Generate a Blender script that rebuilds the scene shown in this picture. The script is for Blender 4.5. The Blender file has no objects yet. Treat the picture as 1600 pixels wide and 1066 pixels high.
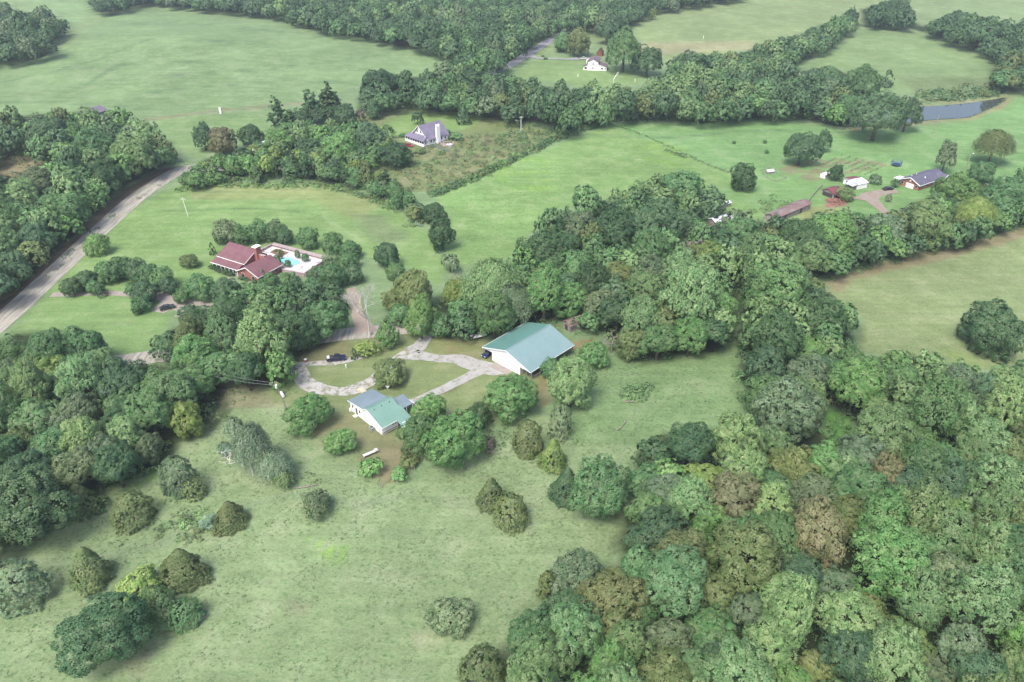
import bpy, math, random
import numpy as np
from mathutils import Vector, Matrix

# ------------------------------------------------------------------ camera, sky, sun, exposure
SC = bpy.context.scene
COL = SC.collection
FPX, CAMH, TILT = 1180.0, 122.0, math.radians(32.5)
cam_d = bpy.data.cameras.new('camera')
cam = bpy.data.objects.new('camera', cam_d)
COL.objects.link(cam)
cam.location = (0, 0, CAMH)
cam.rotation_euler = (math.pi/2 - TILT, 0, 0)
cam_d.sensor_width = 36.0
cam_d.lens = 36.0*FPX/1600.0
cam_d.clip_start = 0.5
cam_d.clip_end = 12000
SC.camera = cam

SUN_EL, SUN_AZ = math.radians(58), math.radians(-150)      # azimuth from +Y towards +X
world = bpy.data.worlds.new('World'); SC.world = world; world.use_nodes = True
wn = world.node_tree
bg = wn.nodes['Background']
sky = wn.nodes.new('ShaderNodeTexSky'); sky.sky_type = 'NISHITA'; sky.sun_disc = False
sky.sun_elevation = SUN_EL; sky.sun_rotation = SUN_AZ
sky.air_density = 1.0; sky.dust_density = 4.0; sky.ozone_density = 1.0; sky.altitude = 100
wn.links.new(sky.outputs[0], bg.inputs[0]); bg.inputs[1].default_value = 0.125
sun_d = bpy.data.lights.new('sun', 'SUN'); sun_d.energy = 1.9; sun_d.angle = math.radians(26); sun_d.color = (1, .95, .86)
sun = bpy.data.objects.new('sun', sun_d); COL.objects.link(sun)
sdir = Vector((math.sin(SUN_AZ)*math.cos(SUN_EL), math.cos(SUN_AZ)*math.cos(SUN_EL), math.sin(SUN_EL)))
sun.rotation_euler = sdir.to_track_quat('Z', 'Y').to_euler()
vs = SC.view_settings
vs.view_transform = 'Standard'; vs.look = 'None'; vs.gamma = 1; vs.exposure = 1.27
try: vs.use_curve_mapping = False
except Exception: pass
SC.cycles.max_bounces = 6; SC.cycles.diffuse_bounces = 3; SC.cycles.glossy_bounces = 2
SC.cycles.transmission_bounces = 3; SC.cycles.volume_bounces = 0; SC.cycles.transparent_max_bounces = 4

rnd = random.Random(11)
# ------------------------------------------------------------------ terrain
def sstep(a, b, x):
    t = np.clip((np.asarray(x, float)-a)/(b-a), 0, 1); return t*t*(3-2*t)
POND_C = (236.0, 437.0); POND_R = (85.0, 42.0)
def _hill(x, y):
    x = np.asarray(x, float); y = np.asarray(y, float)
    f = sstep(200, 420, y)
    h = 0.7*np.sin(x/60+1.1)*np.cos(y/75+.4)*sstep(150, 60, y) + f*2.2*np.sin(x/105+.6)*np.cos(y/120)
    h = h + 11*np.exp(-(((x+270)/150)**2+((y-600)/95)**2))
    h = h + 5*np.exp(-(((x-330)/150)**2+((y-640)/80)**2))
    return h
POND_Z = float(_hill(*POND_C)) - 0.3
def terr(x, y):
    x = np.asarray(x, float); y = np.asarray(y, float)
    h = _hill(x, y)
    d = np.sqrt(((x-POND_C[0])/POND_R[0])**2+((y-POND_C[1])/POND_R[1])**2)
    w = sstep(1.7, 1.0, d)
    return h*(1-w) + (POND_Z-0.25)*w
ct, st = math.cos(TILT), math.sin(TILT)
def P(px, py, z=0.0):
    """photo pixel -> point lying z above the terrain"""
    u = (px-800)/FPX; v = (py-533)/FPX
    d = (u, ct-v*st, -st-v*ct)
    h = 0.0
    for _ in range(8):
        t = (h+z-CAMH)/d[2]
        h = float(terr(d[0]*t, d[1]*t))
    t = (h+z-CAMH)/d[2]
    return (d[0]*t, d[1]*t, h+z)
def PXY(px, py, z=0.0): return P(px, py, z)[:2]
def proj(x, y, z):
    dz = z-CAMH; dep = y*ct-dz*st
    return 800+FPX*x/dep, 533+FPX*(-y*st-dz*ct)/dep, FPX/dep
def inpoly(X, Y, poly):
    X = np.asarray(X, float); Y = np.asarray(Y, float)
    r = np.zeros(X.shape, bool); n = len(poly)
    for i in range(n):
        x0, y0 = poly[i]; x1, y1 = poly[(i+1) % n]
        if y0 == y1: continue
        c = ((y0 > Y) != (y1 > Y)) & (X < (x1-x0)*(Y-y0)/(y1-y0)+x0)
        r ^= c
    return r
def lin(c):
    c = c/255.0
    return c/12.92 if c <= .04045 else ((c+.055)/1.055)**2.4
K = 0.46
def C(r, g, b, k=K): return (lin(r)*k, lin(g)*k, lin(b)*k)

# ------------------------------------------------------------------ object helpers
def tag(o, label=None, cat=None, group=None, kind=None):
    if label: o['label'] = label
    if cat: o['category'] = cat
    if group: o['group'] = group
    if kind: o['kind'] = kind
    return o
def link(name, data, parent=None):
    o = bpy.data.objects.new(name, data); COL.objects.link(o)
    if parent: o.parent = parent
    return o
def empty(name, loc, rz=0, **k):
    o = link(name, None); o.location = loc; o.rotation_euler = (0, 0, rz); o.empty_display_size = .5
    return tag(o, **k)
class MB:
    def __init__(s): s.v = []; s.f = []
    def quad(s, *p):
        n = len(s.v); s.v += [tuple(q) for q in p]; s.f.append(tuple(range(n, n+len(p)))); return s
    def box(s, x0, x1, y0, y1, z0, z1):
        n = len(s.v)
        s.v += [(x0,y0,z0),(x1,y0,z0),(x1,y1,z0),(x0,y1,z0),(x0,y0,z1),(x1,y0,z1),(x1,y1,z1),(x0,y1,z1)]
        s.f += [tuple(n+i for i in q) for q in ((0,3,2,1),(4,5,6,7),(0,1,5,4),(1,2,6,5),(2,3,7,6),(3,0,4,7))]; return s
    def slab(s, pts, t):
        """closed plate: polygon pts (top, counter-clockwise from above), thickness t downwards"""
        n = len(s.v); m = len(pts)
        s.v += [tuple(p) for p in pts] + [(p[0], p[1], p[2]-t) for p in pts]
        s.f.append(tuple(range(n, n+m))); s.f.append(tuple(range(n+2*m-1, n+m-1, -1)))
        for i in range(m):
            j = (i+1) % m; s.f.append((n+i, n+m+i, n+m+j, n+j))
        return s
    def prism_v(s, prof, v0, v1):
        """profile [(u,z)] extruded along y"""
        n = len(s.v); m = len(prof)
        s.v += [(a, v0, z) for a, z in prof] + [(a, v1, z) for a, z in prof]
        s.f.append(tuple(range(n, n+m))); s.f.append(tuple(range(n+2*m-1, n+m-1, -1)))
        for i in range(m):
            j = (i+1) % m; s.f.append((n+i, n+m+i, n+m+j, n+j))
        return s
    def prism_u(s, prof, u0, u1):
        n = len(s.v); m = len(prof)
        s.v += [(u0, a, z) for a, z in prof] + [(u1, a, z) for a, z in prof]
        s.f.append(tuple(range(n+m-1, n-1, -1))); s.f.append(tuple(range(n+m, n+2*m)))
        for i in range(m):
            j = (i+1) % m; s.f.append((n+i, n+j, n+m+j, n+m+i))
        return s
    def tube(s, p, q, r0, r1=None, k=6, cap=True):
        r1 = r0 if r1 is None else r1
        p = Vector(p); q = Vector(q); d = (q-p)
        if d.length < 1e-6: return s
        d.normalize(); a = d.orthogonal().normalized(); b = d.cross(a)
        n = len(s.v)
        for c, r in ((p, r0), (q, r1)):
            for i in range(k):
                t = 2*math.pi*i/k; w = c+(a*math.cos(t)+b*math.sin(t))*r; s.v.append(tuple(w))
        for i in range(k):
            j = (i+1) % k; s.f.append((n+i, n+j, n+k+j, n+k+i))
        if cap:
            s.f.append(tuple(range(n+k-1, n-1, -1))); s.f.append(tuple(range(n+k, n+2*k)))
        return s
    def build(s, name, m, parent=None, smooth=False, fix=True):
        me = bpy.data.meshes.new(name); me.from_pydata(s.v, [], s.f); me.validate()
        if fix:
            import bmesh
            bm = bmesh.new(); bm.from_mesh(me); bmesh.ops.recalc_face_normals(bm, faces=bm.faces); bm.to_mesh(me); bm.free()
        me.materials.append(m)
        if smooth: me.shade_smooth()
        return link(name, me, parent)
def quads_mesh(name, V, N, m, col=None, tri_part=None):
    """V (n,4,3) leaf faces, N (n,3) shading normals"""
    n = len(V); me = bpy.data.meshes.new(name)
    vv = V.reshape(-1, 3).astype(np.float32)
    me.vertices.add(n*4); me.vertices.foreach_set('co', vv.ravel())
    me.loops.add(n*4); me.loops.foreach_set('vertex_index', np.arange(n*4, dtype=np.int32))
    me.polygons.add(n); me.polygons.foreach_set('loop_start', np.arange(0, n*4, 4, dtype=np.int32))
    me.polygons.foreach_set('loop_total', np.full(n, 4, dtype=np.int32))
    me.polygons.foreach_set('use_smooth', np.ones(n, dtype=bool))
    if col is not None:
        a = me.attributes.new('tone', 'FLOAT_COLOR', 'POINT')
        c4 = np.ones((n*4, 4), np.float32); c4[:, :3] = np.repeat(col, 4, axis=0); a.data.foreach_set('color', c4.ravel())
    me.update(calc_edges=True)
    if N is not None:
        me.normals_split_custom_set_from_vertices(np.repeat(N, 4, axis=0).astype(np.float32))
    me.materials.append(m)
    return me

# ------------------------------------------------------------------ materials
class NT:
    def __init__(s, name):
        s.m = bpy.data.materials.new(name); s.m.use_nodes = True; s.t = s.m.node_tree; s.n = s.t.nodes
        s.b = s.n['Principled BSDF']; s.out = s.n['Material Output']
    def node(s, t, **k):
        n = s.n.new(t)
        for a, v in k.items(): setattr(n, a, v)
        return n
    def L(s, a, b): s.t.links.new(a, b)
    def noise(s, vec, scale, detail=3, rough=.55):
        n = s.node('ShaderNodeTexNoise'); n.inputs['Scale'].default_value = scale; n.inputs['Detail'].default_value = detail
        n.inputs['Roughness'].default_value = rough; s.L(vec, n.inputs['Vector']); return n.outputs['Fac']
    def rng(s, fac, a, b, c, d):
        n = s.node('ShaderNodeMapRange'); s.L(fac, n.inputs[0])
        for i, v in enumerate((a, b, c, d)): n.inputs[i+1].default_value = v
        return n.outputs[0]
    def mul(s, col, fac):
        n = s.node('ShaderNodeVectorMath', operation='SCALE'); s.L(col, n.inputs[0]); s.L(fac, n.inputs['Scale']); return n.outputs[0]
    def mix(s, fac, a, b):
        n = s.node('ShaderNodeMix', data_type='RGBA')
        for sock, v in ((n.inputs[0], fac), (n.inputs[6], a), (n.inputs[7], b)):
            if isinstance(v, (int, float)): sock.default_value = v
            elif isinstance(v, tuple): sock.default_value = (*v, 1)
            else: s.L(v, sock)
        return n.outputs[2]
    def math(s, op, a, b=None):
        n = s.node('ShaderNodeMath', operation=op)
        for i, v in enumerate((a, b)):
            if v is None: continue
            if isinstance(v, (int, float)): n.inputs[i].default_value = v
            else: s.L(v, n.inputs[i])
        return n.outputs[0]
    def bump(s, h, strength, dist):
        n = s.node('ShaderNodeBump'); n.inputs['Strength'].default_value = strength; n.inputs['Distance'].default_value = dist
        s.L(h, n.inputs['Height']); s.L(n.outputs[0], s.b.inputs['Normal'])
_mc = {}
def M(name, col, rough=.7, metal=0, var=.12, scale=1.2, spec=.4, col2=None, bump=0):
    if name in _mc: return _mc[name]
    t = NT(name); pos = t.node('ShaderNodeTexCoord').outputs['Object']
    f = t.noise(pos, scale, 4)
    c = t.mix(t.rng(f, .35, .65, 0, 1), col, col2 if col2 else tuple(x*(1-2*var) for x in col))
    f2 = t.rng(t.noise(pos, scale*9, 3), .3, .7, 1-var*.6, 1+var*.6)
    t.L(t.mul(c, f2), t.b.inputs['Base Color'])
    t.b.inputs['Roughness'].default_value = rough; t.b.inputs['Metallic'].default_value = metal
    t.b.inputs['Specular IOR Level'].default_value = spec
    if bump: t.bump(f2, bump, .05)
    _mc[name] = t.m; return t.m
def metal_roof(name, col, col2, axis=0, rough=.33):
    """ribbed sheet metal: ribs across the slope direction"""
    if name in _mc: return _mc[name]
    t = NT(name); tc = t.node('ShaderNodeTexCoord').outputs['Object']
    sx = t.node('ShaderNodeSeparateXYZ'); t.L(tc, sx.inputs[0]); c = sx.outputs[axis]
    w = t.math('FRACT', t.math('MULTIPLY', c, 1/.45)); rib = t.math('LESS_THAN', w, .14)
    base = t.mix(t.rng(t.noise(tc, .25, 5), .35, .68, 0, 1), col, col2)
    base = t.mul(base, t.rng(t.noise(tc, 3.0, 3), .3, .7, .92, 1.08))
    base = t.mix(t.math('MULTIPLY', rib, .25), base, tuple(x*.75 for x in col))
    t.L(base, t.b.inputs['Base Color']); t.b.inputs['Roughness'].default_value = rough; t.b.inputs['Specular IOR Level'].default_value = .5
    t.bump(rib, .5, .03)
    _mc[name] = t.m; return t.m
def shingles(name, col, col2):
    if name in _mc: return _mc[name]
    t = NT(name); tc = t.node('ShaderNodeTexCoord').outputs['Object']
    base = t.mix(t.rng(t.noise(tc, .5, 5), .35, .65, 0, 1), col, col2)
    base = t.mul(base, t.rng(t.noise(tc, 5.0, 2), .3, .7, .8, 1.2))
    t.L(base, t.b.inputs['Base Color']); t.b.inputs['Roughness'].default_value = .75; t.b.inputs['Specular IOR Level'].default_value = .3
    _mc[name] = t.m; return t.m
def brick(name, col, mortar):
    if name in _mc: return _mc[name]
    t = NT(name); tc = t.node('ShaderNodeTexCoord').outputs['Object']
    sx = t.node('ShaderNodeSeparateXYZ'); t.L(tc, sx.inputs[0])
    cb = t.node('ShaderNodeCombineXYZ'); t.L(t.math('ADD', sx.outputs[0], sx.outputs[1]), cb.inputs[0]); t.L(sx.outputs[2], cb.inputs[1])
    b = t.node('ShaderNodeTexBrick'); t.L(cb.outputs[0], b.inputs['Vector']); b.inputs['Scale'].default_value = 4.4
    b.inputs['Color1'].default_value = (*col, 1); b.inputs['Color2'].default_value = (*[x*.75 for x in col], 1); b.inputs['Mortar'].default_value = (*mortar, 1)
    t.L(t.mul(b.outputs[0], t.rng(t.noise(tc, .7, 3), .3, .7, .85, 1.15)), t.b.inputs['Base Color']); t.b.inputs['Roughness'].default_value = .85
    _mc[name] = t.m; return t.m

def leaf_material(name, use_attr, var=.17, gloss=.25, transl=.22):
    t = NT(name)
    if use_attr:
        a = t.node('ShaderNodeAttribute'); a.attribute_name = 'tone'; base = a.outputs['Color']
    else:
        base = t.node('ShaderNodeObjectInfo').outputs['Color']
    geo = t.node('ShaderNodeNewGeometry')
    r = geo.outputs['Random Per Island']
    posn = geo.outputs['Position']
    k = t.rng(r, 0, 1, 1-var, 1+var)
    base = t.mul(base, k)
    if not use_attr or True:
        mixf = t.rng(t.noise(posn, .42, 2), .45, .62, 0, .42)
        base = t.mix(mixf, base, (.085, .150, .050))
    # clumps of fresher and duller leaves, fixed to the tree
    big = t.rng(t.noise(posn, .55, 2), .38, .62, 0, 1)
    hs = t.node('ShaderNodeHueSaturation'); t.L(base, hs.inputs['Color'])
    t.L(t.rng(big, 0, 1, .515, .485), hs.inputs['Hue']); t.L(t.rng(big, 0, 1, 1.0, .88), hs.inputs['Saturation']); t.L(t.rng(big, 0, 1, .9, 1.14), hs.inputs['Value'])
    c = hs.outputs[0]
    t.L(c, t.b.inputs['Base Color']); t.b.inputs['Roughness'].default_value = .55; t.b.inputs['Specular IOR Level'].default_value = gloss
    tr = t.node('ShaderNodeBsdfTranslucent'); t.L(c, tr.inputs[0])
    mx = t.node('ShaderNodeMixShader'); mx.inputs[0].default_value = transl
    t.L(t.b.outputs[0], mx.inputs[1]); t.L(tr.outputs[0], mx.inputs[2]); t.L(mx.outputs[0], t.out.inputs['Surface'])
    return t.m
M_LEAF = leaf_material('foliage', False)
M_LEAFA = leaf_material('foliage_stand', True)
M_BARK = M('bark', (.10, .085, .065), .9, var=.25, scale=4)
M_DEAD = M('bare_dead_wood', (.32, .28, .25), .9, var=.2, scale=3)

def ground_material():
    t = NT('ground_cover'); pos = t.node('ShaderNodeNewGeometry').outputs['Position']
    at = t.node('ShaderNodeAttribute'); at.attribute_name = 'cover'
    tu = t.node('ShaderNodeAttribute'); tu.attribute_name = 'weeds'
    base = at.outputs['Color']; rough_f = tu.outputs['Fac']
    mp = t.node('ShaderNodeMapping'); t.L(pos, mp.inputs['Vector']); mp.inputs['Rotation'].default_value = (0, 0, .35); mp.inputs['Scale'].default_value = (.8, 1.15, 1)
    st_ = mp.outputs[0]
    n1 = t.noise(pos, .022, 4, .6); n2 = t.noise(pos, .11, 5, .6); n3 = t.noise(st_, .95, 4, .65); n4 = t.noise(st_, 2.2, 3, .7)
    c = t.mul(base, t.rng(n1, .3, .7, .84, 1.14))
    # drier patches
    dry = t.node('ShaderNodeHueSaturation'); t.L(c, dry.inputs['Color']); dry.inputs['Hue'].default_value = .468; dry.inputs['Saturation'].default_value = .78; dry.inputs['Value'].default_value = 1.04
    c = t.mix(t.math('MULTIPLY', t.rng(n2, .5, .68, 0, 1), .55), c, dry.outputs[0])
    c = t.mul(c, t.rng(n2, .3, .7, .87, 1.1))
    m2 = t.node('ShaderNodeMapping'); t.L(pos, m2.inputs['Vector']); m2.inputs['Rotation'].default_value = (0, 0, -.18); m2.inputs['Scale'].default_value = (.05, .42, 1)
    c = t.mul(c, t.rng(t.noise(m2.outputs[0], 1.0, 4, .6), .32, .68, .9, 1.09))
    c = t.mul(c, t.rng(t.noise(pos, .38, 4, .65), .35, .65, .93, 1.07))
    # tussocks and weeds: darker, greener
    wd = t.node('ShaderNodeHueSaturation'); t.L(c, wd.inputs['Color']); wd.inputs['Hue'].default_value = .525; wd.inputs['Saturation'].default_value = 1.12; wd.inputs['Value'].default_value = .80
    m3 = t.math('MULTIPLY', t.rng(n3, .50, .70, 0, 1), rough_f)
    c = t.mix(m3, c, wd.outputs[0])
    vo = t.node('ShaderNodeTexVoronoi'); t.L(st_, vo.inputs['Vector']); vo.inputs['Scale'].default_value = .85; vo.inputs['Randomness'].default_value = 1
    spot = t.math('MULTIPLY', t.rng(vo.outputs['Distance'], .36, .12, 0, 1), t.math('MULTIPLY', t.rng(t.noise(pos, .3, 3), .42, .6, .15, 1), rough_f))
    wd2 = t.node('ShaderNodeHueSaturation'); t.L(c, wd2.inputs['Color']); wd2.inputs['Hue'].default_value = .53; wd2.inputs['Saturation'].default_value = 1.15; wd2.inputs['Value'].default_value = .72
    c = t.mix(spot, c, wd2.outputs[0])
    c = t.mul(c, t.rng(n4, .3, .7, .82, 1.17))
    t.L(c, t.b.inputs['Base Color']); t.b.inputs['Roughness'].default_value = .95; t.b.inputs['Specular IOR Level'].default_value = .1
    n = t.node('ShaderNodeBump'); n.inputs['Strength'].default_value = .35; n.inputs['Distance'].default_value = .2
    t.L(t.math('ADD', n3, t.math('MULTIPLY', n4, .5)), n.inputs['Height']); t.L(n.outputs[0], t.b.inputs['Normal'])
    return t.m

# ------------------------------------------------------------------ woods (canopy outlines, photo pixels)
WOODS = {
 'left_road': dict(name='wood left of the country road', poly=[(-90,170),(0,182),(60,178),(110,176),(150,172),(200,180),(236,200),(262,228),(270,248),(248,258),(210,280),(178,300),(150,330),(132,352),(112,372),(82,398),(58,426),(28,456),(-20,478),(-120,525)],
    hole=[[(-10,246),(64,242),(62,268),(-10,284)]], R=(4.6,6.6), tones='mid6 deep2 bright2 blue3 pale4 olive1 grey1'),
 'left_low': dict(name='wood at the left edge below the road', poly=[(-110,560),(0,528),(25,512),(95,516),(140,530),(158,552),(175,575),(262,566),(300,570),(330,590),(345,620),(343,648),(318,668),(262,690),(252,720),(205,745),(168,765),(150,795),(110,800),(-60,880)], R=(4.4,6.0), tones='mid6 deep2 blue3 pale4 grey2 olive1 bright1'),
 'tall_row': dict(name='tall row of trees above the gravel loop', poly=[(252,540),(262,515),(300,492),(350,484),(395,462),(440,470),(470,478),(500,458),(540,470),(542,510),(520,528),(470,545),(452,575),(440,600),(400,600),(350,590),(300,572),(270,560)], R=(4.4,5.6), tones='mid4 deep4 pale1 bright1'),
 'centre': dict(name='wood behind the green barn', poly=[(690,452),(740,420),(800,418),(822,380),(848,352),(900,328),(940,312),(1010,285),(1060,275),(1100,292),(1125,320),(1160,340),(1205,345),(1240,345),(1262,340),(1325,335),(1308,395),(1280,425),(1240,430),(1190,420),(1160,450),(1155,515),(1140,540),(1090,548),(1010,560),(960,540),(930,500),(905,482),(880,488),(840,498),(780,510),(730,520),(690,515),(660,500)], hole=[[(1096,336),(1122,328),(1128,354),(1098,358)],[(1110,314),(1142,306),(1144,320),(1114,332)]], R=(4.4,6.2), tones='mid6 deep2 blue2 olive3 bright2 pale4 grey1'),
 'right_strip': dict(name='tree belt below the brick farmhouse', poly=[(1262,340),(1330,330),(1400,340),(1440,320),(1480,298),(1530,285),(1600,275),(1690,262),(1690,340),(1600,350),(1540,365),(1520,392),(1470,385),(1440,392),(1400,400),(1350,412),(1300,425),(1270,430)], R=(3.8,5.4), tones='mid4 deep2 blue2 bright1 olive2 grey2'),
 'big_right': dict(name='big wood at lower right', poly=[(1160,440),(1195,412),(1240,410),(1268,425),(1282,452),(1318,470),(1335,500),(1330,556),(1400,550),(1440,556),(1500,575),(1560,590),(1600,575),(1700,560),(1760,1150),(740,1150),(770,1085),(790,1040),(800,1000),(845,950),(850,900),(880,870),(935,885),(985,890),(965,840),(985,795),(985,740),(1005,690),(1040,670),(1120,665),(1170,700),(1182,650),(1158,600),(1150,520)],
    hole=[[(1275,630),(1335,650),(1340,700),(1290,700)]], R=(4.0,5.4), tones='pale7 mid6 bright2 blue2 grey2 olive2'),
 'top': dict(name='wood along the top of the photo', poly=[(130,-60),(140,0),(150,22),(200,12),(232,2),(300,14),(380,20),(440,28),(500,46),(560,58),(620,72),(672,82),(700,92),(720,118),(770,105),(800,98),(832,72),(868,50),(890,55),(930,45),(960,55),(1000,32),(1020,18),(1100,6),(1170,-6),(1170,-70)], R=(5.2,7.2), tones='blue5 deep4 mid4 pale1 grey1'),
 'top_left': dict(name='copse in the top left corner', poly=[(-60,15),(0,10),(28,22),(60,20),(105,35),(108,52),(80,62),(84,82),(50,92),(0,98),(-60,108)], R=(5.2,7.0), tones='blue4 deep3 grey2 mid2'),
 'mid_band': dict(name='belt of trees across the middle distance', poly=[(570,128),(600,118),(650,122),(690,110),(720,96),(745,120),(800,122),(850,135),(890,140),(925,140),(970,150),(1010,138),(1040,118),(1058,90),(1085,82),(1120,90),(1180,78),(1250,56),(1330,20),(1345,40),(1290,78),(1240,100),(1250,122),(1300,120),(1330,130),(1330,200),(1290,185),(1240,188),(1180,184),(1100,192),(1060,188),(1010,185),(950,190),(900,205),(870,215),(860,190),(800,188),(740,180),(690,175),(640,165),(590,180),(560,172)], R=(4.6,6.6), tones='blue4 mid5 deep3 bright1 pale2 olive1 grey1'),
 'hedge_right': dict(name='belt of trees at the top right', poly=[(1345,15),(1400,2),(1440,40),(1500,18),(1560,35),(1600,40),(1690,45),(1690,95),(1600,75),(1560,92),(1540,85),(1480,62),(1440,48),(1400,40),(1350,42)], R=(5.0,6.8), tones='blue5 deep4 mid2'),
 'pond_left': dict(name='group of trees on the pond bank', poly=[(1255,110),(1300,105),(1330,118),(1320,180),(1290,172),(1260,170)], R=(4.6,6), tones='blue3 mid2'),
 'east_edge': dict(name='clump at the right edge beyond the pond', poly=[(1555,95),(1580,78),(1680,70),(1680,135),(1600,140),(1545,138)], R=(4.6,6.2), tones='blue2 mid3 olive1'),
 'lane_clump': dict(name='mixed clump beyond the left lawn', poly=[(395,225),(430,200),(470,195),(520,192),(570,205),(610,215),(620,235),(590,250),(575,270),(560,290),(500,280),(440,270),(380,275),(330,285),(285,292),(290,265),(320,245),(370,240)], R=(3.0, 4.4), tones='mid4 bright4 pale3 blue2 lime2 olive1'),
 'yard_back': dict(name='trees round the red-roofed brick house', poly=[(330,445),(385,440),(440,430),(500,438),(540,440),(545,460),(490,480),(430,478),(370,470),(300,470),(300,455)], R=(2.8,4.2), tones='blue3 mid4 deep2 pale1'),
 'hedge_mid': dict(name='overgrown hedge right of the left lawn', poly=[(560,270),(590,268),(620,285),(640,300),(665,322),(655,345),(630,330),(595,305),(565,290)], R=(2.2,3.2), tones='grey2 olive2 mid3'),
}
# ------------------------------------------------------------------ ground sheet
def axis(fine0, fine1, step, far, grow):
    a = list(np.arange(fine0, fine1+.01, step)); s = step
    x = a[-1]
    while x < far: s *= grow; x += s; a.append(x)
    s = step; x = a[0]; pre = []
    while x > -far: s *= grow; x -= s; pre.append(x)
    return np.array(pre[::-1]+a)
gx = axis(-200, 200, 1.35, 4500, 1.032)
gy = axis(62, 330, 1.35, 6000, 1.03); gy = gy[gy > -2500]
GX, GY = np.meshgrid(gx, gy)
GZ = terr(GX, GY)
rs = np.random.RandomState(3)
def vnoise(x, y, s, seed=0):
    x = x/s; y = y/s; i = np.floor(x).astype(int); j = np.floor(y).astype(int); fx = x-i; fy = y-j
    fx = fx*fx*(3-2*fx); fy = fy*fy*(3-2*fy)
    def h(a, b):
        v = np.sin(a*127.1+b*311.7+seed*74.7)*43758.5453; return v-np.floor(v)
    return (h(i,j)*(1-fx)+h(i+1,j)*fx)*(1-fy)+(h(i,j+1)*(1-fx)+h(i+1,j+1)*fx)*fy
PXg, PYg, _s = proj(GX, GY, GZ)
front = (GY*ct-(GZ-CAMH)*st) > 5
PXg = np.where(front, PXg, -1e5)
PXc = np.clip(PXg, -9e3, 9e3); PYc = PYg
cover = np.zeros(GX.shape+(3,)); cover[:] = C(150,178,130)
weeds = np.full(GX.shape, .6)
def cov(poly, soft, seed):
    """soft membership of every ground vertex in an outline; edges wander by `soft` metres"""
    m = np.zeros(GX.shape)
    W = np.array([PXY(*p) for p in poly])
    for k in range(5):
        nx = (vnoise(GX, GY, soft*2.2+1, seed+k)-.5)*soft*1.6 + (rs.rand()-.5)*soft
        ny = (vnoise(GX, GY, soft*2.2+1, seed+k+50)-.5)*soft*1.6 + (rs.rand()-.5)*soft
        m += inpoly(GX+nx, GY+ny, [tuple(w) for w in W])
    return m/5
def paint(poly, col, soft=2.0, w=None, a=1.0, brk=0):
    m = cov(poly, soft, len(poly)*7+int(poly[0][0]) % 13)*a
    if brk: m = m*np.clip((vnoise(GX, GY, brk, 5)-.35)*4, 0, 1)
    cover[:] = cover*(1-m[..., None])+np.array(col)*m[..., None]
    if w is not None: weeds[:] = weeds*(1-m)+w*m
def stroke(pts, width, col, a=1.0, soft=1.0):
    Wp = [PXY(*p) for p in pts]; best = np.full(GX.shape, 1e9)
    for (x0, y0), (x1, y1) in zip(Wp[:-1], Wp[1:]):
        dx, dy = x1-x0, y1-y0; L2 = dx*dx+dy*dy+1e-9
        t = np.clip(((GX-x0)*dx+(GY-y0)*dy)/L2, 0, 1)
        best = np.minimum(best, np.hypot(GX-x0-t*dx, GY-y0-t*dy))
    best = best + (vnoise(GX, GY, 6, 9)-.5)*width*.5
    m = np.clip((width/2+soft/2-best)/soft, 0, 1)*a
    cover[:] = cover*(1-m[..., None])+np.array(col)*m[..., None]
# fields
paint([(-400,-8),(1800,-8),(1800,60),(1250,60),(1000,60),(700,110),(-400,260)], C(158,182,128), 5, .45)
paint([(-60,95),(110,75),(160,20),(240,12),(400,25),(560,60),(690,85),(690,120),(560,135),(420,165),(240,182),(-60,195)], C(150,180,126), 4, .5)   # hay field far left
paint([(240,186),(420,172),(420,205),(310,245),(240,220)], C(150,182,122), 3, .35)
paint([(40,-5),(190,-5),(150,20),(108,42),(50,30)], C(158,190,134), 4, .2)
paint([(1000,20),(1180,-6),(1420,-6),(1300,50),(1180,75),(1040,100),(1000,60)], C(160,182,126), 4, .4)
paint([(960,66),(1180,66),(1180,78),(1060,84),(965,84)], C(184,186,142), 3, .2)
paint([(1240,95),(1350,42),(1480,60),(1570,95),(1555,130),(1440,150),(1300,130)], C(150,178,122), 4, .45)
paint([(1400,120),(1560,122),(1540,150),(1440,152)], C(140,160,112), 3, .9)
paint([(790,122),(835,92),(900,92),(1010,110),(1000,130),(930,140),(860,128)], C(152,182,120), 3, .35)
paint([(560,170),(680,160),(800,186),(880,210),(700,300),(620,300),(570,262),(540,200)], C(150,166,112), 2.5, 1.0)   # scrub field
paint([(590,200),(640,176),(760,180),(735,200),(690,210),(600,215)], C(150,184,112), 2, .3)
paint([(690,215),(780,210),(860,215),(700,290),(615,290),(620,262)], C(170,164,126), 3, 1.0, .5, 6)
paint([(680,300),(950,194),(1140,270),(1200,300),(1190,345),(1000,300),(860,330),(800,400),(720,420),(690,380)], C(152,188,118), 2.5, .75)   # centre meadow
paint([(940,192),(1200,186),(1330,205),(1460,195),(1600,150),(1700,150),(1700,300),(1400,330),(1230,350),(1150,300),(1140,268)], C(144,186,120), 2.5, .5)  # farm meadow
paint([(1100,296),(1200,280),(1280,275),(1380,285),(1480,285),(1480,305),(1400,345),(1250,350)], C(142,182,116), 2, .4)
paint([(20,520),(60,470),(110,410),(180,340),(290,285),(480,292),(600,315),(680,370),(700,420),(690,450),(640,420),(560,400),(420,400),(330,450),(270,480),(250,540),(180,560),(140,550)], C(150,184,116), 2, .45)
paint([(20,520),(95,462),(200,465),(270,500),(250,548),(160,560)], C(150,184,118), 2, .45)
paint([(300,290),(500,290),(600,320),(560,345),(480,312),(300,312)], C(170,182,122), 3, .4, .8)
paint([(555,335),(600,335),(640,370),(600,385),(560,355)], C(142,150,120), 3, .9, .5)
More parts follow.
